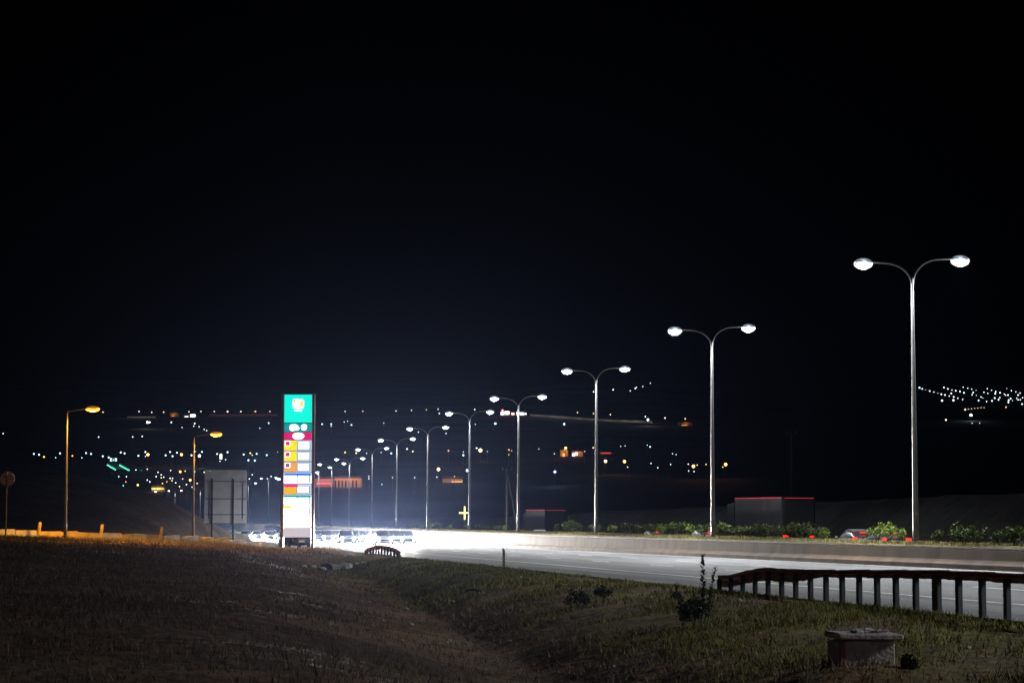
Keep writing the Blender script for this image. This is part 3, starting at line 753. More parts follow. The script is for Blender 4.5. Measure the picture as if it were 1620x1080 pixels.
def make_truck():
    root = empty('lorry', (0, 0, 0)); T = mat('dark_tarpaulin', (.006, .0065, .008), .9, var=.25, scale=1.2, spec=.08)
    b = MB(); b.box((0, 0, 2.55), (13.4, 2.5, 2.7), bev=.06); b.build('trailer_box', T, root)
    b = MB(); b.box((0, 0, 1.08), (13.2, 1.1, .24)); b.build('chassis', DARKM, root)
    b = MB(); b.box((-6.73, 0, 2.5), (.04, 2.3, 2.4)); b.build('rear_door', mat('rear_door_grey', (.03, .03, .03), .6, spec=.1), root)
    b = MB(); b.prism([(6.95, .55), (9.3, .55), (9.4, 1.6), (9.05, 3.4), (6.95, 3.5)], -1.22, 1.22); b.build('cab', mat('cab_dark_paint', (.006, .006, .008), .9, spec=.04), root)
    b = MB(); b.box((9.26, 0, 2.4), (.06, 2.1, .8), Matrix.Rotation(R(-10.5), 3, 'Y')); b.build('windscreen', GLASS, root)
    for x in (-5.2, -3.9, -2.6, 5.6, 8.3):
        for y in (-1.2, 1.2): wheel(root, x, y, .5)
    RED = mat('red_marker_strip', (.4, .02, .02), .3, emit=(1.0, .05, .10), estr=.4, sample=False, spec=0)
    for y in (-1.265, 1.265): b = MB(); b.box((0, y, 3.84), (13.0, .03, .055)); b.build('marker_strip', RED, root)
    b = MB(); b.box((-6.76, 0, 3.8), (.03, 2.2, .05)); b.build('marker_strip', RED, root)
    for y in (-1.0, 1.0): b = MB(); b.box((-6.74, y, 1.05), (.06, .4, .16), bev=.02); b.build('tail_light', TLENS, root)
    b = MB(); b.box((-6.7, 0, .62), (.12, 2.3, .16)); b.build('bumper', DARKM, root)
    return root
lorry0 = None
for S, L, lb in ((101, 46.2, 'dark lorry with red strip lights between the two tallest lamps, largest of its kind'), (163, 46.3, 'dark lorry with red strip lights between the second and third tallest lamps'), (262, 46.2, 'small distant dark lorry with red strip lights beside the lit yellow cross')):
    if lorry0 is None: o = lorry0 = make_truck()
    else: o = copy_tree(lorry0)
    o.location = P(S, L, z_road(S, L)); o.rotation_euler = (0, -math.atan(.00514), ROAD_A); tag(o, lb, 'lorry', 'lorries on the far carriageway')

# ------------------------------------------------------------------ plants
def leaf_cloud(n, rx, rz, zc, size, clumps, seed, flat=.0):
    g = np.random.default_rng(seed)
    cc = g.normal(size=(clumps, 3)); cc /= np.linalg.norm(cc, axis=1)[:, None]; cc *= g.uniform(.25, .85, (clumps, 1))
    cc[:, 2] = np.abs(cc[:, 2]) * .9 - .25
    k = g.integers(0, clumps, n); q = cc[k] + g.normal(size=(n, 3)) * g.uniform(.1, .2, (n, 1))
    pos = q * np.array([rx, rx, rz]) + np.array([0, 0, zc]); pos[:, 2] = np.maximum(pos[:, 2], .03)
    d1 = g.normal(size=(n, 3)); d1[:, 2] += .7; d1 /= np.linalg.norm(d1, axis=1)[:, None]
    d2 = np.cross(d1, g.normal(size=(n, 3))); d2 /= np.linalg.norm(d2, axis=1)[:, None]
    s = size * g.uniform(.6, 1.3, (n, 1))
    V = np.stack([pos - d1 * s, pos + d2 * s * .42, pos + d1 * s, pos - d2 * s * .42], 1).reshape(-1, 3)
    return V, np.arange(n * 4).reshape(n, 4)
LEAF = leaf_mat('shrub_leaves', (.020, .034, .008), (.09, .115, .022), (.046, .065, .013))
LEAFP = leaf_mat('pale_shrub_leaves', (.06, .095, .014), (.22, .27, .04), (.12, .17, .025))
TWIG = mat('twig_bark', (.06, .045, .03), .9)
def shrub_proto(seed, m, n=520, rx=.55, rz=.5, zc=.48, size=.062):
    root = empty('median_shrub', (0, 0, 0)); V, Fc = leaf_cloud(n, rx, rz, zc, size, 9, seed); mesh_np('foliage', V, Fc, m, root)
    b = MB(); g = random.Random(seed)
    for i in range(5):
        a = g.uniform(0, 6.28); b.tube([(0, 0, -.1), (.1 * math.cos(a), .1 * math.sin(a), .2), (.3 * math.cos(a), .3 * math.sin(a), .55)], [.02, .014, .006], 5)
    b.build('stems', TWIG, root); return root
protos = [shrub_proto(11, LEAF), shrub_proto(12, LEAF, 620, .6), shrub_proto(13, LEAF, 420, .45, .6, .52), shrub_proto(14, LEAFP, 520, .5, .5, .5), shrub_proto(15, LEAFP, 430, .4, .55, .5)]
used = set()
def put_shrub(px, L, sc, k, label, group):
    S = S_at(px, L); root = protos[k] if k not in used else copy_tree(protos[k]); used.add(k)
    root.location = P(S, L, z_ground(S, L) - .02); root.rotation_euler = (0, 0, random.uniform(0, 6.28)); sc *= 1.08; root.scale = (sc, sc, sc * random.uniform(.82, 1.12)); tag(root, label, 'shrub', group)
for px, L, sc, k, lb in ((1386, 31.6, .85, 3, 'bright pale green shrub beside the tallest lamp, outermost of three'), (1404, 31.2, .95, 3, 'bright pale green shrub in the middle of the trio beside the tallest lamp'), (1424, 31.4, .75, 4, 'bright pale green spindly shrub closest to the tallest lamp'),
                         (1303, 31.6, .8, 4, 'small lone shrub standing in the gap of the median planting'), (1481, 31.8, .8, 2, 'dark slender shrub just past the tallest lamp'),
                         (1508, 31.8, .95, 2, 'dark shrub in the clump past the tallest lamp, tall and narrow'), (1522, 31.5, .95, 1, 'dark shrub in the middle of the clump past the tallest lamp'), (1540, 31.6, 1.0, 0, 'dark broad shrub at the far side of the clump past the tallest lamp'),
                         (1577, 31.6, .75, 2, 'dark spindly shrub alone near the frame edge'), (1603, 31.6, .95, 1, 'dark dense shrub second last before the frame edge'), (1618, 31.8, 1.0, 0, 'dark dense shrub cut by the frame edge')):
    put_shrub(px, L, sc, k, lb, 'shrubs on the median by the tallest lamp')
x = 1288.0
while x > 640:
    D = 31.6 * F / (UY * (x - 247)); gap = .95 * F / D
    near = x > 1135; mid = x > 950
    if not (815 < x < 835 or 862 < x < 878):
        lb = 'dark green shrub of the dense hedge between the tallest and second tallest lamps' if near else 'green shrub of the low hedge between the second and third tallest lamps' if mid else 'small distant shrub of the median planting beyond the third tallest lamp'
        k = random.choice([0, 1, 1, 2]) if near else random.choice([0, 1, 2, 3, 4])
        put_shrub(x, 31.6 + random.uniform(-.35, .35), random.uniform(.9, 1.2) * (1.0 if x > 880 else .8), k, lb, 'median hedge ' + ('first stretch' if near else 'second stretch' if mid else 'far stretch'))
    x -= gap * random.choice([.5, .6, .75, .9, 1.25]) * (1 if x > 880 else 1.5)
# tall weed with seed spires, and low bushes on the near bank
def spire_plant():
    p = at(1097, 962, 38.5); p.z = zg(p); root = empty('tall_weed', p); tag(root, 'tall bushy weed with thin leafy spires standing up against the bright road', 'plant')
    V, Fc = leaf_cloud(1500, .34, .40, .28, .034, 16, 31); mesh_np('foliage', V, Fc, leaf_mat('weed_leaves', (.014, .022, .008), (.05, .06, .022)), root)
    g = random.Random(5)
    for bx, by, tx, h, n in ((.12, 0, .20, 1.24, 90), (.16, .05, .42, 1.02, 70), (-.18, .02, -.29, .74, 46), (.02, .06, .03, .62, 30), (.22, .0, .30, .6, 30)):
        b = MB(); pts = [(lerp(bx, tx, t) + .02 * math.sin(t * 5), by, h * t) for t in (0, .25, .5, .75, 1)]; b.tube(pts, [.011, .009, .007, .005, .002], 5)
        for i in range(n):
            t = .25 + .75 * i / n; c = Vector((lerp(bx, tx, t) + .02 * math.sin(t * 5), by, h * t)); a = g.uniform(0, 6.28); l = g.uniform(.05, .095) * (1.2 - .5 * t)
            d = Vector((math.cos(a), math.sin(a), .9)) * l; w = Vector((-math.sin(a), math.cos(a), 0)) * l * .33
            b.add([c, c + d * .5 + w, c + d, c + d * .5 - w], [(0, 1, 2, 3)])
        b.build('spire', MATS['weed_leaves'], root)
spire_plant()
def low_bush(px, py, D, sc, seed, label):
    p = at(px, py, D); p.z = zg(p) - .03; root = empty('low_bush', p); tag(root, label, 'bush'); V, Fc = leaf_cloud(700, .32 * sc, .34 * sc, .22 * sc, .035, 8, seed); mesh_np('foliage', V, Fc, leaf_mat('verge_bush', (.016, .026, .010), (.055, .07, .025)), root)
    b = MB(); b.tube([(0, 0, -.1), (.03, 0, .3 * sc)], [.012, .006], 5); b.build('stem', TWIG, root)
low_bush(918, 940, 49, 1.0, 41, 'low dark bush on the grassy bank below the bright road'); low_bush(952, 934, 51, .8, 42, 'smaller low green bush beside the dark one on the grassy bank')
low_bush(1068, 925, 47, .5, 43, 'tiny bush at the road edge next to the tall weed'); low_bush(1312, 1015, 27.5, .35, 44, 'small weed growing at the brick side of the culvert box'); low_bush(1440, 1040, 26, .45, 45, 'small weed growing at the rendered side of the culvert box')

# grass: one blade per island, denser and greener towards the road
def grass(name, n, Sr, Lr, h, w, m, dens=None, seed=1, power=1.0):
    g = np.random.default_rng(seed); V = []; cnt = 0
    while cnt < n:
        S = Sr[0] + (Sr[1] - Sr[0]) * g.random() ** power; L = g.uniform(*Lr); v = P(S, L)
        if dens and g.random() > dens(S, L, v): continue
        z = z_ground(S, L); sc = .55 + .012 * S
        hh = h * g.uniform(.4, 1.25) * (1 + .5 * nz(v.x, v.y, .9, 8)); ww = w * sc * g.uniform(.7, 1.4)
        a = g.uniform(0, 6.283); dx, dy = math.cos(a) * ww, math.sin(a) * ww; bx, by = g.normal(0, hh * .45, 2)
        V += [(v.x - dx, v.y - dy, z - .01), (v.x + dx, v.y + dy, z - .01), (v.x + bx + dx * .2, v.y + by + dy * .2, z + hh)]; cnt += 1
    V = np.array(V); o = mesh_np(name, V, np.arange(len(V)).reshape(-1, 3), m); o['kind'] = 'stuff'; return o
GRN_ = leaf_mat('verge_grass_blades', (.06, .064, .013), (.26, .215, .06), (.12, .12, .024))
DRY_ = leaf_mat('dry_grass_blades', (.095, .06, .036), (.29, .195, .115), (.165, .108, .062))
def bank_d(S, L, v): return max(0, .5 + 1.1 * nz(v.x, v.y, .45, 2)) * sstep(6.5, 9.0, L) * (1 - .85 * sstep(.1, .35, nz(v.x, v.y, .28, 3)))
def field_d(S, L, v): return max(.04, .55 + .9 * nz(v.x, v.y, .35, 4)) * (1 - .5 * sstep(3.5, 6.5, L))
def crest_d(S, L, v): return max(0.1, .6 + nz(v.x, v.y, .5, 4))
grass('bank_grass', 52000, (17, 112), (6.6, 12.95), .10, .009, GRN_, bank_d, 3, 1.6)
grass('dry_field_grass', 52000, (17, 95), (-12, 8.5), .11, .009, DRY_, field_d, 4, 1.5)
grass('crest_grass', 16000, (95, 165), (-16, 11), .13, .012, DRY_, crest_d, 5)
def fringe(name, n, m):
    g = np.random.default_rng(9); V = []; d = (BL1 - BL0); d.z = 0; L_ = d.length; d.normalize(); nr = Vector((d.y, -d.x, 0))
    for i in range(n):
        p = BL0 + d * g.uniform(-4, L_ + 1) + nr * (.3 + 6.5 * g.random() ** 1.5); z = zg(p); h = g.uniform(.08, .30); a = g.uniform(0, 6.283); w = g.uniform(.015, .03); bx, by = g.normal(0, .08, 2)
        V += [(p.x - math.cos(a) * w, p.y - math.sin(a) * w, z - .02), (p.x + math.cos(a) * w, p.y + math.sin(a) * w, z - .02), (p.x + bx, p.y + by, z + h)]
    o = mesh_np(name, np.array(V), np.arange(len(V)).reshape(-1, 3), m); o['kind'] = 'stuff'
fringe('roadside_grass', 9000, leaf_mat('straw_blades', (.16, .13, .05), (.34, .28, .13), (.20, .20, .07)))
g_ = random.Random(21); STN = mat('field_stone', (.33, .30, .27), .9, var=.3, scale=9)
for i in range(26):
    S, L = g_.uniform(20, 70), g_.uniform(4.5, 11.5); r = g_.uniform(.025, .07); v = P(S, L); v.z = z_ground(S, L) + r * .3
    q = MB(); q.sphere((0, 0, 0), (r, r * .8, r * .6), 7, 5); q.v = [(a * g_.uniform(.8, 1.2), c * g_.uniform(.8, 1.2), d * g_.uniform(.8, 1.2)) for a, c, d in q.v]
    tag(q.build('stone', STN, loc=v), 'small pale stone lying in the grass of the roadside bank', 'stone', 'stones strewn over the bank')
grass('median_grass', 16000, (60, 200), (29.25, 33), .11, .011, leaf_mat('straw_blades', (.16, .13, .05), (.34, .28, .13), (.20, .20, .07)), lambda S, L, v: .3 + .7 * nz(v.x, v.y, .8, 9), 6)

# ------------------------------------------------------------------ the town on the hillside
LC = {'w': (.88, .96, 1.0), 'c': (.60, .92, 1.0), 'y': (1.0, .70, .15), 'o': (1.0, .38, .06), 'p': (1.0, .62, .45), 'r': (1.0, .10, .06), 'b': (.45, .62, 1.0), 'g': (.1, .9, .65)}
CN = {'w': 'white', 'c': 'blue-white', 'y': 'yellow', 'o': 'orange', 'p': 'pale amber', 'r': 'red', 'b': 'blue', 'g': 'teal'}
TPROTO = {}
def town_lamp(px, py, size, c, where, big=None):
    up = 7.0; p, D = on_hill(px, py, up); r = max(.25, size * D / F * .5)
    rq = min((.25, .45, .7, 1.0, 1.4, 2.0), key=lambda q: abs(q - r)); key = (rq, c, big is not None)
    if key not in TPROTO:
        lm = mat('town_light_' + CN[c].replace('-', '_').replace(' ', '_') + ('_bright' if big else ''), (.8, .8, .8), .4, emit=LC[c], estr=8 if big else 2.6, sample=False)
        b = MB(); b.tube([(0, 0, -1), (0, 0, up - rq * .6)], [.12, .08], 6); b.sphere((0, 0, up), rq, 10, 7, 1)
        TPROTO[key] = b.mesh('town_lamp', [DARKM, lm])
    o = bpy.data.objects.new('town_lamp', TPROTO[key]); COL.objects.link(o); o.location = p
    if big:
        tag(o, big, 'lamp')
        l = bpy.data.lights.new('town_glow', 'POINT'); l.energy = (350 if c in 'oy' else 900) * size * (D / 2000) ** 1.3; l.color = LC[c]; l.shadow_soft_size = rq
        q = bpy.data.objects.new('town_glow', l); COL.objects.link(q); q.parent = o; q.location = (0, -rq * 1.1 - .3, up)
    else:
        lb = 'tiny ' + CN[c] + ' lamp ' + where; tag(o, lb, 'lamp', CN[c] + ' lamps ' + where)
RIDGE = 'in the level row of lights along the ridge road'; UP = 'scattered on the dark slope under the ridge road'
MIDW = 'in the belt of town lights halfway up the slope'; LOW = 'in the crowded lights of the valley village'
EAST = 'among the sparse lights beneath the long hill road'; SETT = 'in the bright settlement high beyond the tallest lamp'; HIGH = 'in the faint line climbing the dark hill'
def many(txt, where):
    for t in txt.split(';'):
        q = t.split()
        town_lamp(float(q[0]), float(q[1]), float(q[2]), q[3], where)
many('5 685.6 2 w;108 651 2 p;163 652 2 p;220 651 1.8 p;240 652 2 p;259 652 2 p;299 651 2 y;318 651 1.8 p;339 651 2 p;360 651 2.2 p;381 651 1.8 w;404 651 2.4 o;427 651 1.8 p;546 650.6 1.8 p;574 650.6 2 o;626.5 650 2 p;651 649 1.6 p;674.5 648 2 o;693 647 1.6 p;751 648 1.7 w;913.6 652.5 1.8 y;939 654 2 y;965.6 656 2 p;1021 659 2 w;1052 661 2 w;1084 662.5 2 p', RIDGE)
many('237 668 2 w;271 668 2.2 w;288 676 1.6 w;308 670 2 w;306.5 674 1.6 w;315 675 1.8 w;323 679 1.8 w;327 681 1.8 w;210 691 2 w;225 690 2 w;156 691 1.6 w;425 669 2 c;411 677 1.6 c;509.6 670.6 2 c;524 670.6 1.8 c;524 674 1.4 c;550 666 1.5 c;544.6 667.5 1.2 w;556 672 2 c;607 669 1.3 w;662 683.5 1.7 c;705.6 685.6 1.5 c;752 671 1.6 w;783.6 670 2.8 c;892.5 670.6 2.8 c;695 653.7 1.8 w', UP)
many('162.6 721.6 3 c;172 723.5 2 c;191 715.5 2.5 w;197 717 3 w;219 721 3 c;230 715 2.2 w;230 722 1.8 w;262 720 2 c;269 715 2.6 c;273 721.6 2.6 c;280 716 2.2 c;303 720 2.2 w;309.5 714 1.8 c;319.5 715 2.2 c;343.5 718 2.6 p;360 715 2 w;357 727 1.6 w;348 729.5 2 w;385.5 719 2.4 c;396 717 2.4 y;406 718 2.4 c;399 720 1.6 c;422 719.5 2.4 c;393 728 2.2 c;403 728.5 2.6 c;439 715 1.8 p;53.6 718 2.4 c;61.7 719 2.2 c;69.5 722.5 3 y;95 717 2.2 c;88 724 2 c;114.5 721 2.6 o;136 716.7 2 c;144 718 2.2 c;129.5 724 1.5 c;546 715.4 2.6 y;563.5 716.5 2.8 y;580 717 1.6 w;603 715.4 1.8 w;619 716.7 2.2 c;644 710 1.8 w;653 714 2.8 y;709.5 713 2.4 o;733 714.6 1.8 w;733 720 2 w;754 708.7 2 w;771 714 1.8 c;805 711.4 2.4 o;809.5 713 1.8 p;805 719 1.8 y;852.5 710 1.4 w;877 717.5 1.6 w;925 714 1.8 p;938.6 708 2.6 y;982 706 1.4 w;989 705 1.4 w;1028.5 706.6 2 c;1024 704 1.4 c;1064 717.5 1.2 c;1069.6 719 1.6 c', MIDW)
many('215 743 1.6 w;233 742 2 w;250 747 2.2 w;255 750.6 1.8 w;247 754 2.2 w;255 756 2 y;259 755 2 w;270 744 2 w;293 745.4 1.8 y;269 757 2.2 w;273 757 2.2 w;272 760 1.6 y;289 758 1.8 p;278 763.5 1.6 w;257 765 2 y;233 759.6 2.4 w;237 762 2 w;295 766 2 w;312 765 1.6 p;304 770.6 2 w;323 747.5 1.8 w;188 754 2.2 c;200 754 2 w;199 762 2.4 o;195 768 2 g;218 767.5 2.8 y;308 746 1.4 g;399 751 1.6 w;394.5 757.5 1.8 w;423 757 2 w;429 753.5 1.8 w;264 762 1.5 o;284 770 1.4 y', LOW)
many('691 755 1.4 w;719 754 2 o;621 756 2 p;656 755.6 2 w;604 766 1.8 c;583.5 754 2 p;583.5 757.5 2 w;993 739 1.8 y;1030 733 1.6 w;1061 735 1.1 c;1040.6 740 1.2 w;1089 734 1.4 w;1103 736 2 p;1089.5 745 1.6 c;1098 746 1.3 c;1117 735 1.7 y;1143.5 739 1.6 y', EAST)
many('970 617 2 w;997 618 1.2 w;1005 615 1.7 w;1007 613 1.2 w;1017 611.7 1.4 w;1029 606 1.5 w;939 619.7 2 c', HIGH)
Z7 = '210,200,3 247,212,2 295,230,1 348,243,2 405,260,1.6 457,272,1 505,285,2 555,297,2 612,312,1.6 672,322,2 727,338,1.7 793,355,2 540,195,2 593,215,2 648,229,1.8 700,240,2 757,252,2 810,267,2 640,275,2 515,373,3 668,370,3.6 800,192,1.6 862,204,1.4 915,216,1.6 973,229,1.2 935,263,2.4 920,295,1.7 976,306,1.2 1040,323,1.8 1065,336,1.2 1008,370,2.6 1116,387,2 1188,375,2.4 1080,260,1.5 1132,277,1.6 1125,212,1.4 1183,232,1.8 1238,250,2 1297,266,2 1232,283,2.2 1225,338,2.2 1295,330,1.7 1277,360,2.4 1353,284,1.8 1370,303,1.7 1405,298,2.1 1440,347,2.5 1413,367,2.2 1410,393,2.2 1465,370,1.2 1387,213,1.2 1450,238,1.7 1510,252,1.6 1567,269,1.7 1540,298,2.2 1522,342,1.6 1540,360,1.4 1570,362,1.6 1602,335,2 1595,422,2.5'
for t in Z7.split():
    a, c, s = [float(q) for q in t.split(',')]; town_lamp(1430 + a * .1173, 590 + c * .1173, s * .9, 'w' if s < 2.4 else 'c', SETT)
for a, c, s in ((1377, 460, 2), (567, 633, 2.4), (920, 675, 1.5), (1023, 672, 1.2)): town_lamp(1430 + a * .1173, 590 + c * .1173, s, 'p', 'alone in the dark under the high settlement')
for i in range(7): town_lamp(lerp(1527, 1557, i / 6), lerp(648, 644.5, i / 6), 2.4 if i == 0 else 1.3, 'p', 'added for the short slanting car trail under the high settlement')  # row of small lamps added in place of a car's light trail
for px, py, s, c, lb in ((233, 668, 3.4, 'w', 'bright white floodlight under the ridge road, brighter than its neighbours'), (234, 719, 4, 'o', 'orange street light in the town belt, before the second sodium lamp'), (287, 719, 4, 'o', 'orange street light in the town belt, beside the second sodium lamp'),
                         (315.5, 721, 3.4, 'c', 'bright blue-white lamp just past the second sodium lamp pole'), (285, 746, 3.4, 'o', 'orange lamp in the valley village, upper of two'), (301, 759, 3.8, 'o', 'orange lamp in the valley village, lower of two'),
                         (760, 712, 4.6, 'y', 'large yellow street light near the fifth double lamp'), (693.7, 742, 4.2, 'y', 'lone yellow street light above the low orange lit building'), (739, 744.5, 3.2, 'b', 'bluish lamp touching the fifth double lamp pole'),
                         (878, 746.7, 3.8, 'b', 'violet-blue lamp alone on the dark slope'), (895, 708.6, 4, 'o', 'orange street light over the orange lit house front'), (958, 729.4, 4.2, 'y', 'yellow street light, first of the pair past the third double lamp'),
                         (988, 730, 4.2, 'o', 'orange street light, second of the pair past the third double lamp'), (1097, 738, 4.2, 'o', 'orange street light just before the second tallest double lamp'), (1148, 735, 4.2, 'o', 'orange street light just past the second tallest double lamp'),
                         (1025, 664, 3.2, 'w', 'white floodlight at the end of the long hill road'), (1536, 656.5, 4, 'c', 'cold blue floodlight under the high settlement'), (795, 649, 2.4, 'r', 'red beacon above the lit white hill buildings')):
    town_lamp(px, py, s, c, '', lb)
for px, s in ((206, 3), ):
    pass

# lit buildings of the town, each a small house with walls, roof and lit openings
WALLP = mat('plaster_wall', (.5, .45, .4), .9, var=.15, scale=.3); ROOFD = mat('dark_roof', (.06, .045, .04), .9)
def building(px0, px1, ytop, ybot, depth, label, wins, wcol, westr, glow=None, gcol=(1, .4, .1), wall=WALLP, cat='building', D=None):
    pc = (px0 + px1) / 2
    if D is None: p, D = on_hill(pc, ybot, 0.0)
    else: p = at(pc, ybot, D)
    m = D / F; w = (px1 - px0) * m; h = (ybot - ytop) * m
    root = empty('building', p); tag(root, label, cat)
    b = MB(); b.box((0, depth / 2, h / 2 - 1), (w, depth, h + 2)); b.build('wall', wall, root)
    b = MB(); b.prism([(-w / 2 - .4, h), (w / 2 + .4, h), (w / 2 - .5, h + .9), (-w / 2 + .5, h + .9)], -.4, depth + .4); b.build('roof', ROOFD, root)
    for x0, x1, z0, z1, kind in wins:
        b = MB()
        if kind == 'arch':
            xa, xb = lerp(-w / 2, w / 2, x0), lerp(-w / 2, w / 2, x1); r = (xb - xa) / 2; zc = h * z1 - r
            b.prism([(xa, h * z0), (xb, h * z0)] + [((xa + xb) / 2 + r * math.cos(a), zc + r * math.sin(a)) for a in [math.pi * i / 8 for i in range(9)]], -.12, .05); b.build('archway', TYREB, root)
        else:
            b.box((lerp(-w / 2, w / 2, (x0 + x1) / 2), -.02, h * (z0 + z1) / 2), (w * (x1 - x0), .12, h * (z1 - z0)))
            b.build('window', mat('lit_window_' + wcol, (.5, .5, .5), .4, emit=LC[wcol], estr=westr, sample=False), root)
    if glow:
        n, watts = glow
        for i in range(n):
            l = bpy.data.lights.new('wall_light', 'POINT'); l.energy = watts; l.color = gcol; l.shadow_soft_size = .2
            q = bpy.data.objects.new('wall_light', l); COL.objects.link(q); q.parent = root; q.location = (lerp(-w / 2, w / 2, (i + .5) / n), -3.0, h * .9)
    return root
building(528, 572, 757, 772, 8, 'long low building with lit arches and orange walls beside the price sign', [(i / 8 + .03, i / 8 + .085, .0, .8, 'arch') for i in range(7)], 'o', 2, (5, 250), (1, .36, .14))
building(498, 527, 758, 771, 8, 'low pinkish lit building wing right next to the price sign', [(.1, .9, .35, .5, 'w')], 'r', 1.0, (2, 330), (1, .25, .22))
building(700, 732, 757, 763, 8, 'low dim building with an orange lit front below the yellow street light', [(.45, .98, .0, .35, 'w')], 'o', 1.2, (2, 130), (1, .4, .12))
building(792, 806, 650, 657, 12, 'bright white lit building on the ridge beside the fourth double lamp', [(.02, .35, .1, .8, 'w'), (.45, .98, .2, .95, 'w')], 'w', 3.0)
building(808, 815, 652, 657.5, 10, 'small lit house between the white ridge buildings', [(.15, .8, .2, .8, 'w')], 'p', 2.4)
building(817, 833, 651, 657.5, 12, 'long white lit building on the ridge past the fourth double lamp', [(.0, .28, .2, .9, 'w'), (.34, .72, .2, .8, 'w'), (.8, 1, .3, .6, 'w')], 'w', 2.6)
building(886, 899, 712, 722, 8, 'small house with an orange glowing front on the slope', [(.3, .6, .0, .5, 'w')], 'o', 1.5, (2, 300), (1, .35, .05))
building(905, 922, 714, 722, 8, 'lit shop front with white and red windows on the slope', [(.03, .25, .1, .6, 'w'), (.3, .5, .3, .8, 'w')], 'w', 2.0, (1, 500), (1, .3, .1))
building(948, 971, 714.5, 719, 8, 'flat building with a pinkish red lit strip on the slope', [(.1, .8, .35, .65, 'w')], 'r', 1.4)
building(269, 282, 653, 659, 10, 'dim orange lit building on the ridge road', [(.2, .5, .1, .3, 'w')], 'o', .8, (1, 260), (1, .35, .06))
building(290, 310, 655, 660, 10, 'white lit building cluster on the ridge road', [(.55, .95, .1, .9, 'w'), (.1, .4, .1, .3, 'w')], 'w', 2.4)
building(1074, 1096, 668, 673.5, 10, 'dim orange lit building near the second tallest double lamp', [(.2, .6, .1, .25, 'w')], 'o', .8, (1, 220), (1, .3, .08))
building(347, 352, 718, 727, 5, 'narrow white lit tower in the town belt above the blank board', [(.15, .85, .1, .95, 'w')], 'w', 2.4)
building(240, 260, 771, 777, 9, 'lit roadside canopy building with a yellow strip in the valley village', [(.0, .98, .55, .75, 'w')], 'y', 2.2, (2, 300), (1, .6, .2))
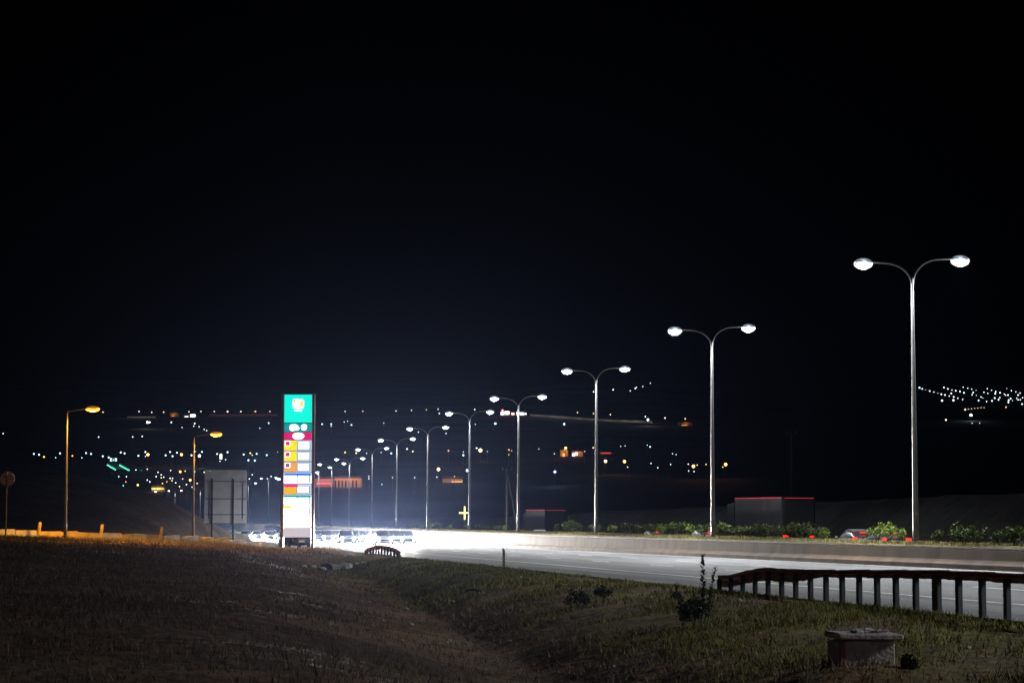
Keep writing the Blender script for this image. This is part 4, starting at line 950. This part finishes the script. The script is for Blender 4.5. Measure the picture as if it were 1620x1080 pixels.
# filling station with green strips and a lit name board
def station():
    p, D = on_hill(190, 748, 0); m = D / F; root = empty('filling_station', p); tag(root, 'distant filling station canopies edged with green strip lights under a white lit board', 'filling station')
    GS = mat('green_strip', (.2, .6, .4), .3, emit=(.10, .95, .55), estr=2.2, sample=False); G2 = mat('green_edge', (.0, .2, .1), .3, emit=(.0, .5, .25), estr=.35, sample=False)
    X = lambda px: (px - 190) * m; Z = lambda py: (748 - py) * m
    for a, za, c, zc in ((169, 735, 183, 743), (188.5, 735.5, 204.5, 744)):
        for k, (dy, mt) in enumerate(((0, GS), (9, G2))):
            b = MB(); b.tube([(X(a) + dy * .6, dy, Z(za)), (X(c) + dy * .6, dy, Z(zc))], .28 if k == 0 else .4, 6); b.build('strip_light', mt, root)
        b = MB(); q = .5; b.add([(X(a), .3, Z(za) + q), (X(c), .3, Z(zc) + q), (X(c) + 5.4, 9, Z(zc) + q), (X(a) + 5.4, 9, Z(za) + q), (X(a), .3, Z(za) + q + .6), (X(c), .3, Z(zc) + q + .6), (X(c) + 5.4, 9, Z(zc) + q + .6), (X(a) + 5.4, 9, Z(za) + q + .6)], [(3, 2, 1, 0), (4, 5, 6, 7), (0, 1, 5, 4), (1, 2, 6, 5), (2, 3, 7, 6), (3, 0, 4, 7)]); b.build('canopy', mat('canopy_white', (.4, .42, .4), .6), root)
        for x in (a + 2, c - 2): b = MB(); b.tube([(X(x) + 2.7, 4.5, -3), (X(x) + 2.7, 4.5, Z((za + zc) / 2))], .2, 6); b.build('column', STEEL, root)
    b = MB(); b.box((X(179.3), 0, Z(727)), (X(185) - X(173.8), .5, Z(724) - Z(729.5))); s = b.build('name_board', mat('board_teal', (.1, .3, .3), .5, emit=(.08, .38, .36), estr=.5, sample=False), root)
    WL = mat('board_letters', (.8, .8, .8), .4, emit=(.8, .97, 1), estr=1.8, sample=False)
    for a, c, d, e in ((174.2, 177, 724.6, 725.8), (174.2, 175.4, 725.8, 728.2), (174.2, 177, 728.2, 729.2), (178.8, 180.2, 726.8, 728.6), (181.5, 184.6, 724.8, 725.8), (182.6, 184.4, 725.8, 729.2)):
        b = MB(); b.box(((X(a) + X(c)) / 2, -.3, (Z(d) + Z(e)) / 2), (X(c) - X(a), .12, Z(d) - Z(e))); b.build('letter_shape', WL, s)
    for x in (175, 183.5): b = MB(); b.tube([(X(x), .3, -3), (X(x), .3, Z(729))], .2, 6); b.build('board_post', DARKM, root)
station()
# upright strips added for the lit lines of hill roads, with unseen fill lamps
def hill_road_line(pts, label, n, watts, col, hgt=2.6):
    P3 = []
    for (a, ya), (c, yc) in zip(pts, pts[1:]):
        for i in range(8): t = i / 8; P3.append(on_hill(lerp(a, c, t), lerp(ya, yc, t), 1.0)[0])
    P3.append(on_hill(*pts[-1], 1.0)[0])
    Dm = sum(p.y for p in P3) / len(P3)
    for i in range(1, len(P3) - 1): P3[i].y = lerp(P3[0].y, P3[-1].y, i / (len(P3) - 1)); P3[i].x *= 1; P3[i].z = hill_z(P3[i].x, P3[i].y)
    b = MB(); k = 0
    for p in P3: b.v += [(p.x, p.y, p.z - 3), (p.x, p.y, p.z + hgt), (p.x, p.y + .6, p.z + hgt), (p.x, p.y + .6, p.z - 3)]
    for i in range(len(P3) - 1):
        for j in range(4): b.f.append((i * 4 + j, i * 4 + 4 + j, i * 4 + 4 + (j + 1) % 4, i * 4 + (j + 1) % 4)); b.mi.append(0)
    o = b.build('lit_road_strip', PALE); tag(o, label, 'wall')
    for i in range(n):
        q = P3[int((i + .5) / n * len(P3))]; l = bpy.data.lights.new('road_fill_light', 'POINT'); l.energy = watts; l.color = col; l.shadow_soft_size = .3
        e = bpy.data.objects.new('road_fill_light', l); COL.objects.link(e); e.parent = o; e.location = q + Vector((0, -14, hgt + 8))
hill_road_line([(838, 656.5), (900, 659.5), (960, 663), (1032, 668)], 'long pale strip added for a lit road slanting across the dark hillside', 9, 1700, (1, .93, .85))
hill_road_line([(201, 659.5), (246, 659.5)], 'short pale strip added for the lit ridge road over the first floodlight', 3, 900, (1, .85, .7), 1.8)
hill_road_line([(331, 657), (440, 657)], 'dim strip added for the reddish lit ridge road above the blank board', 3, 600, (1, .35, .25), 2.6)
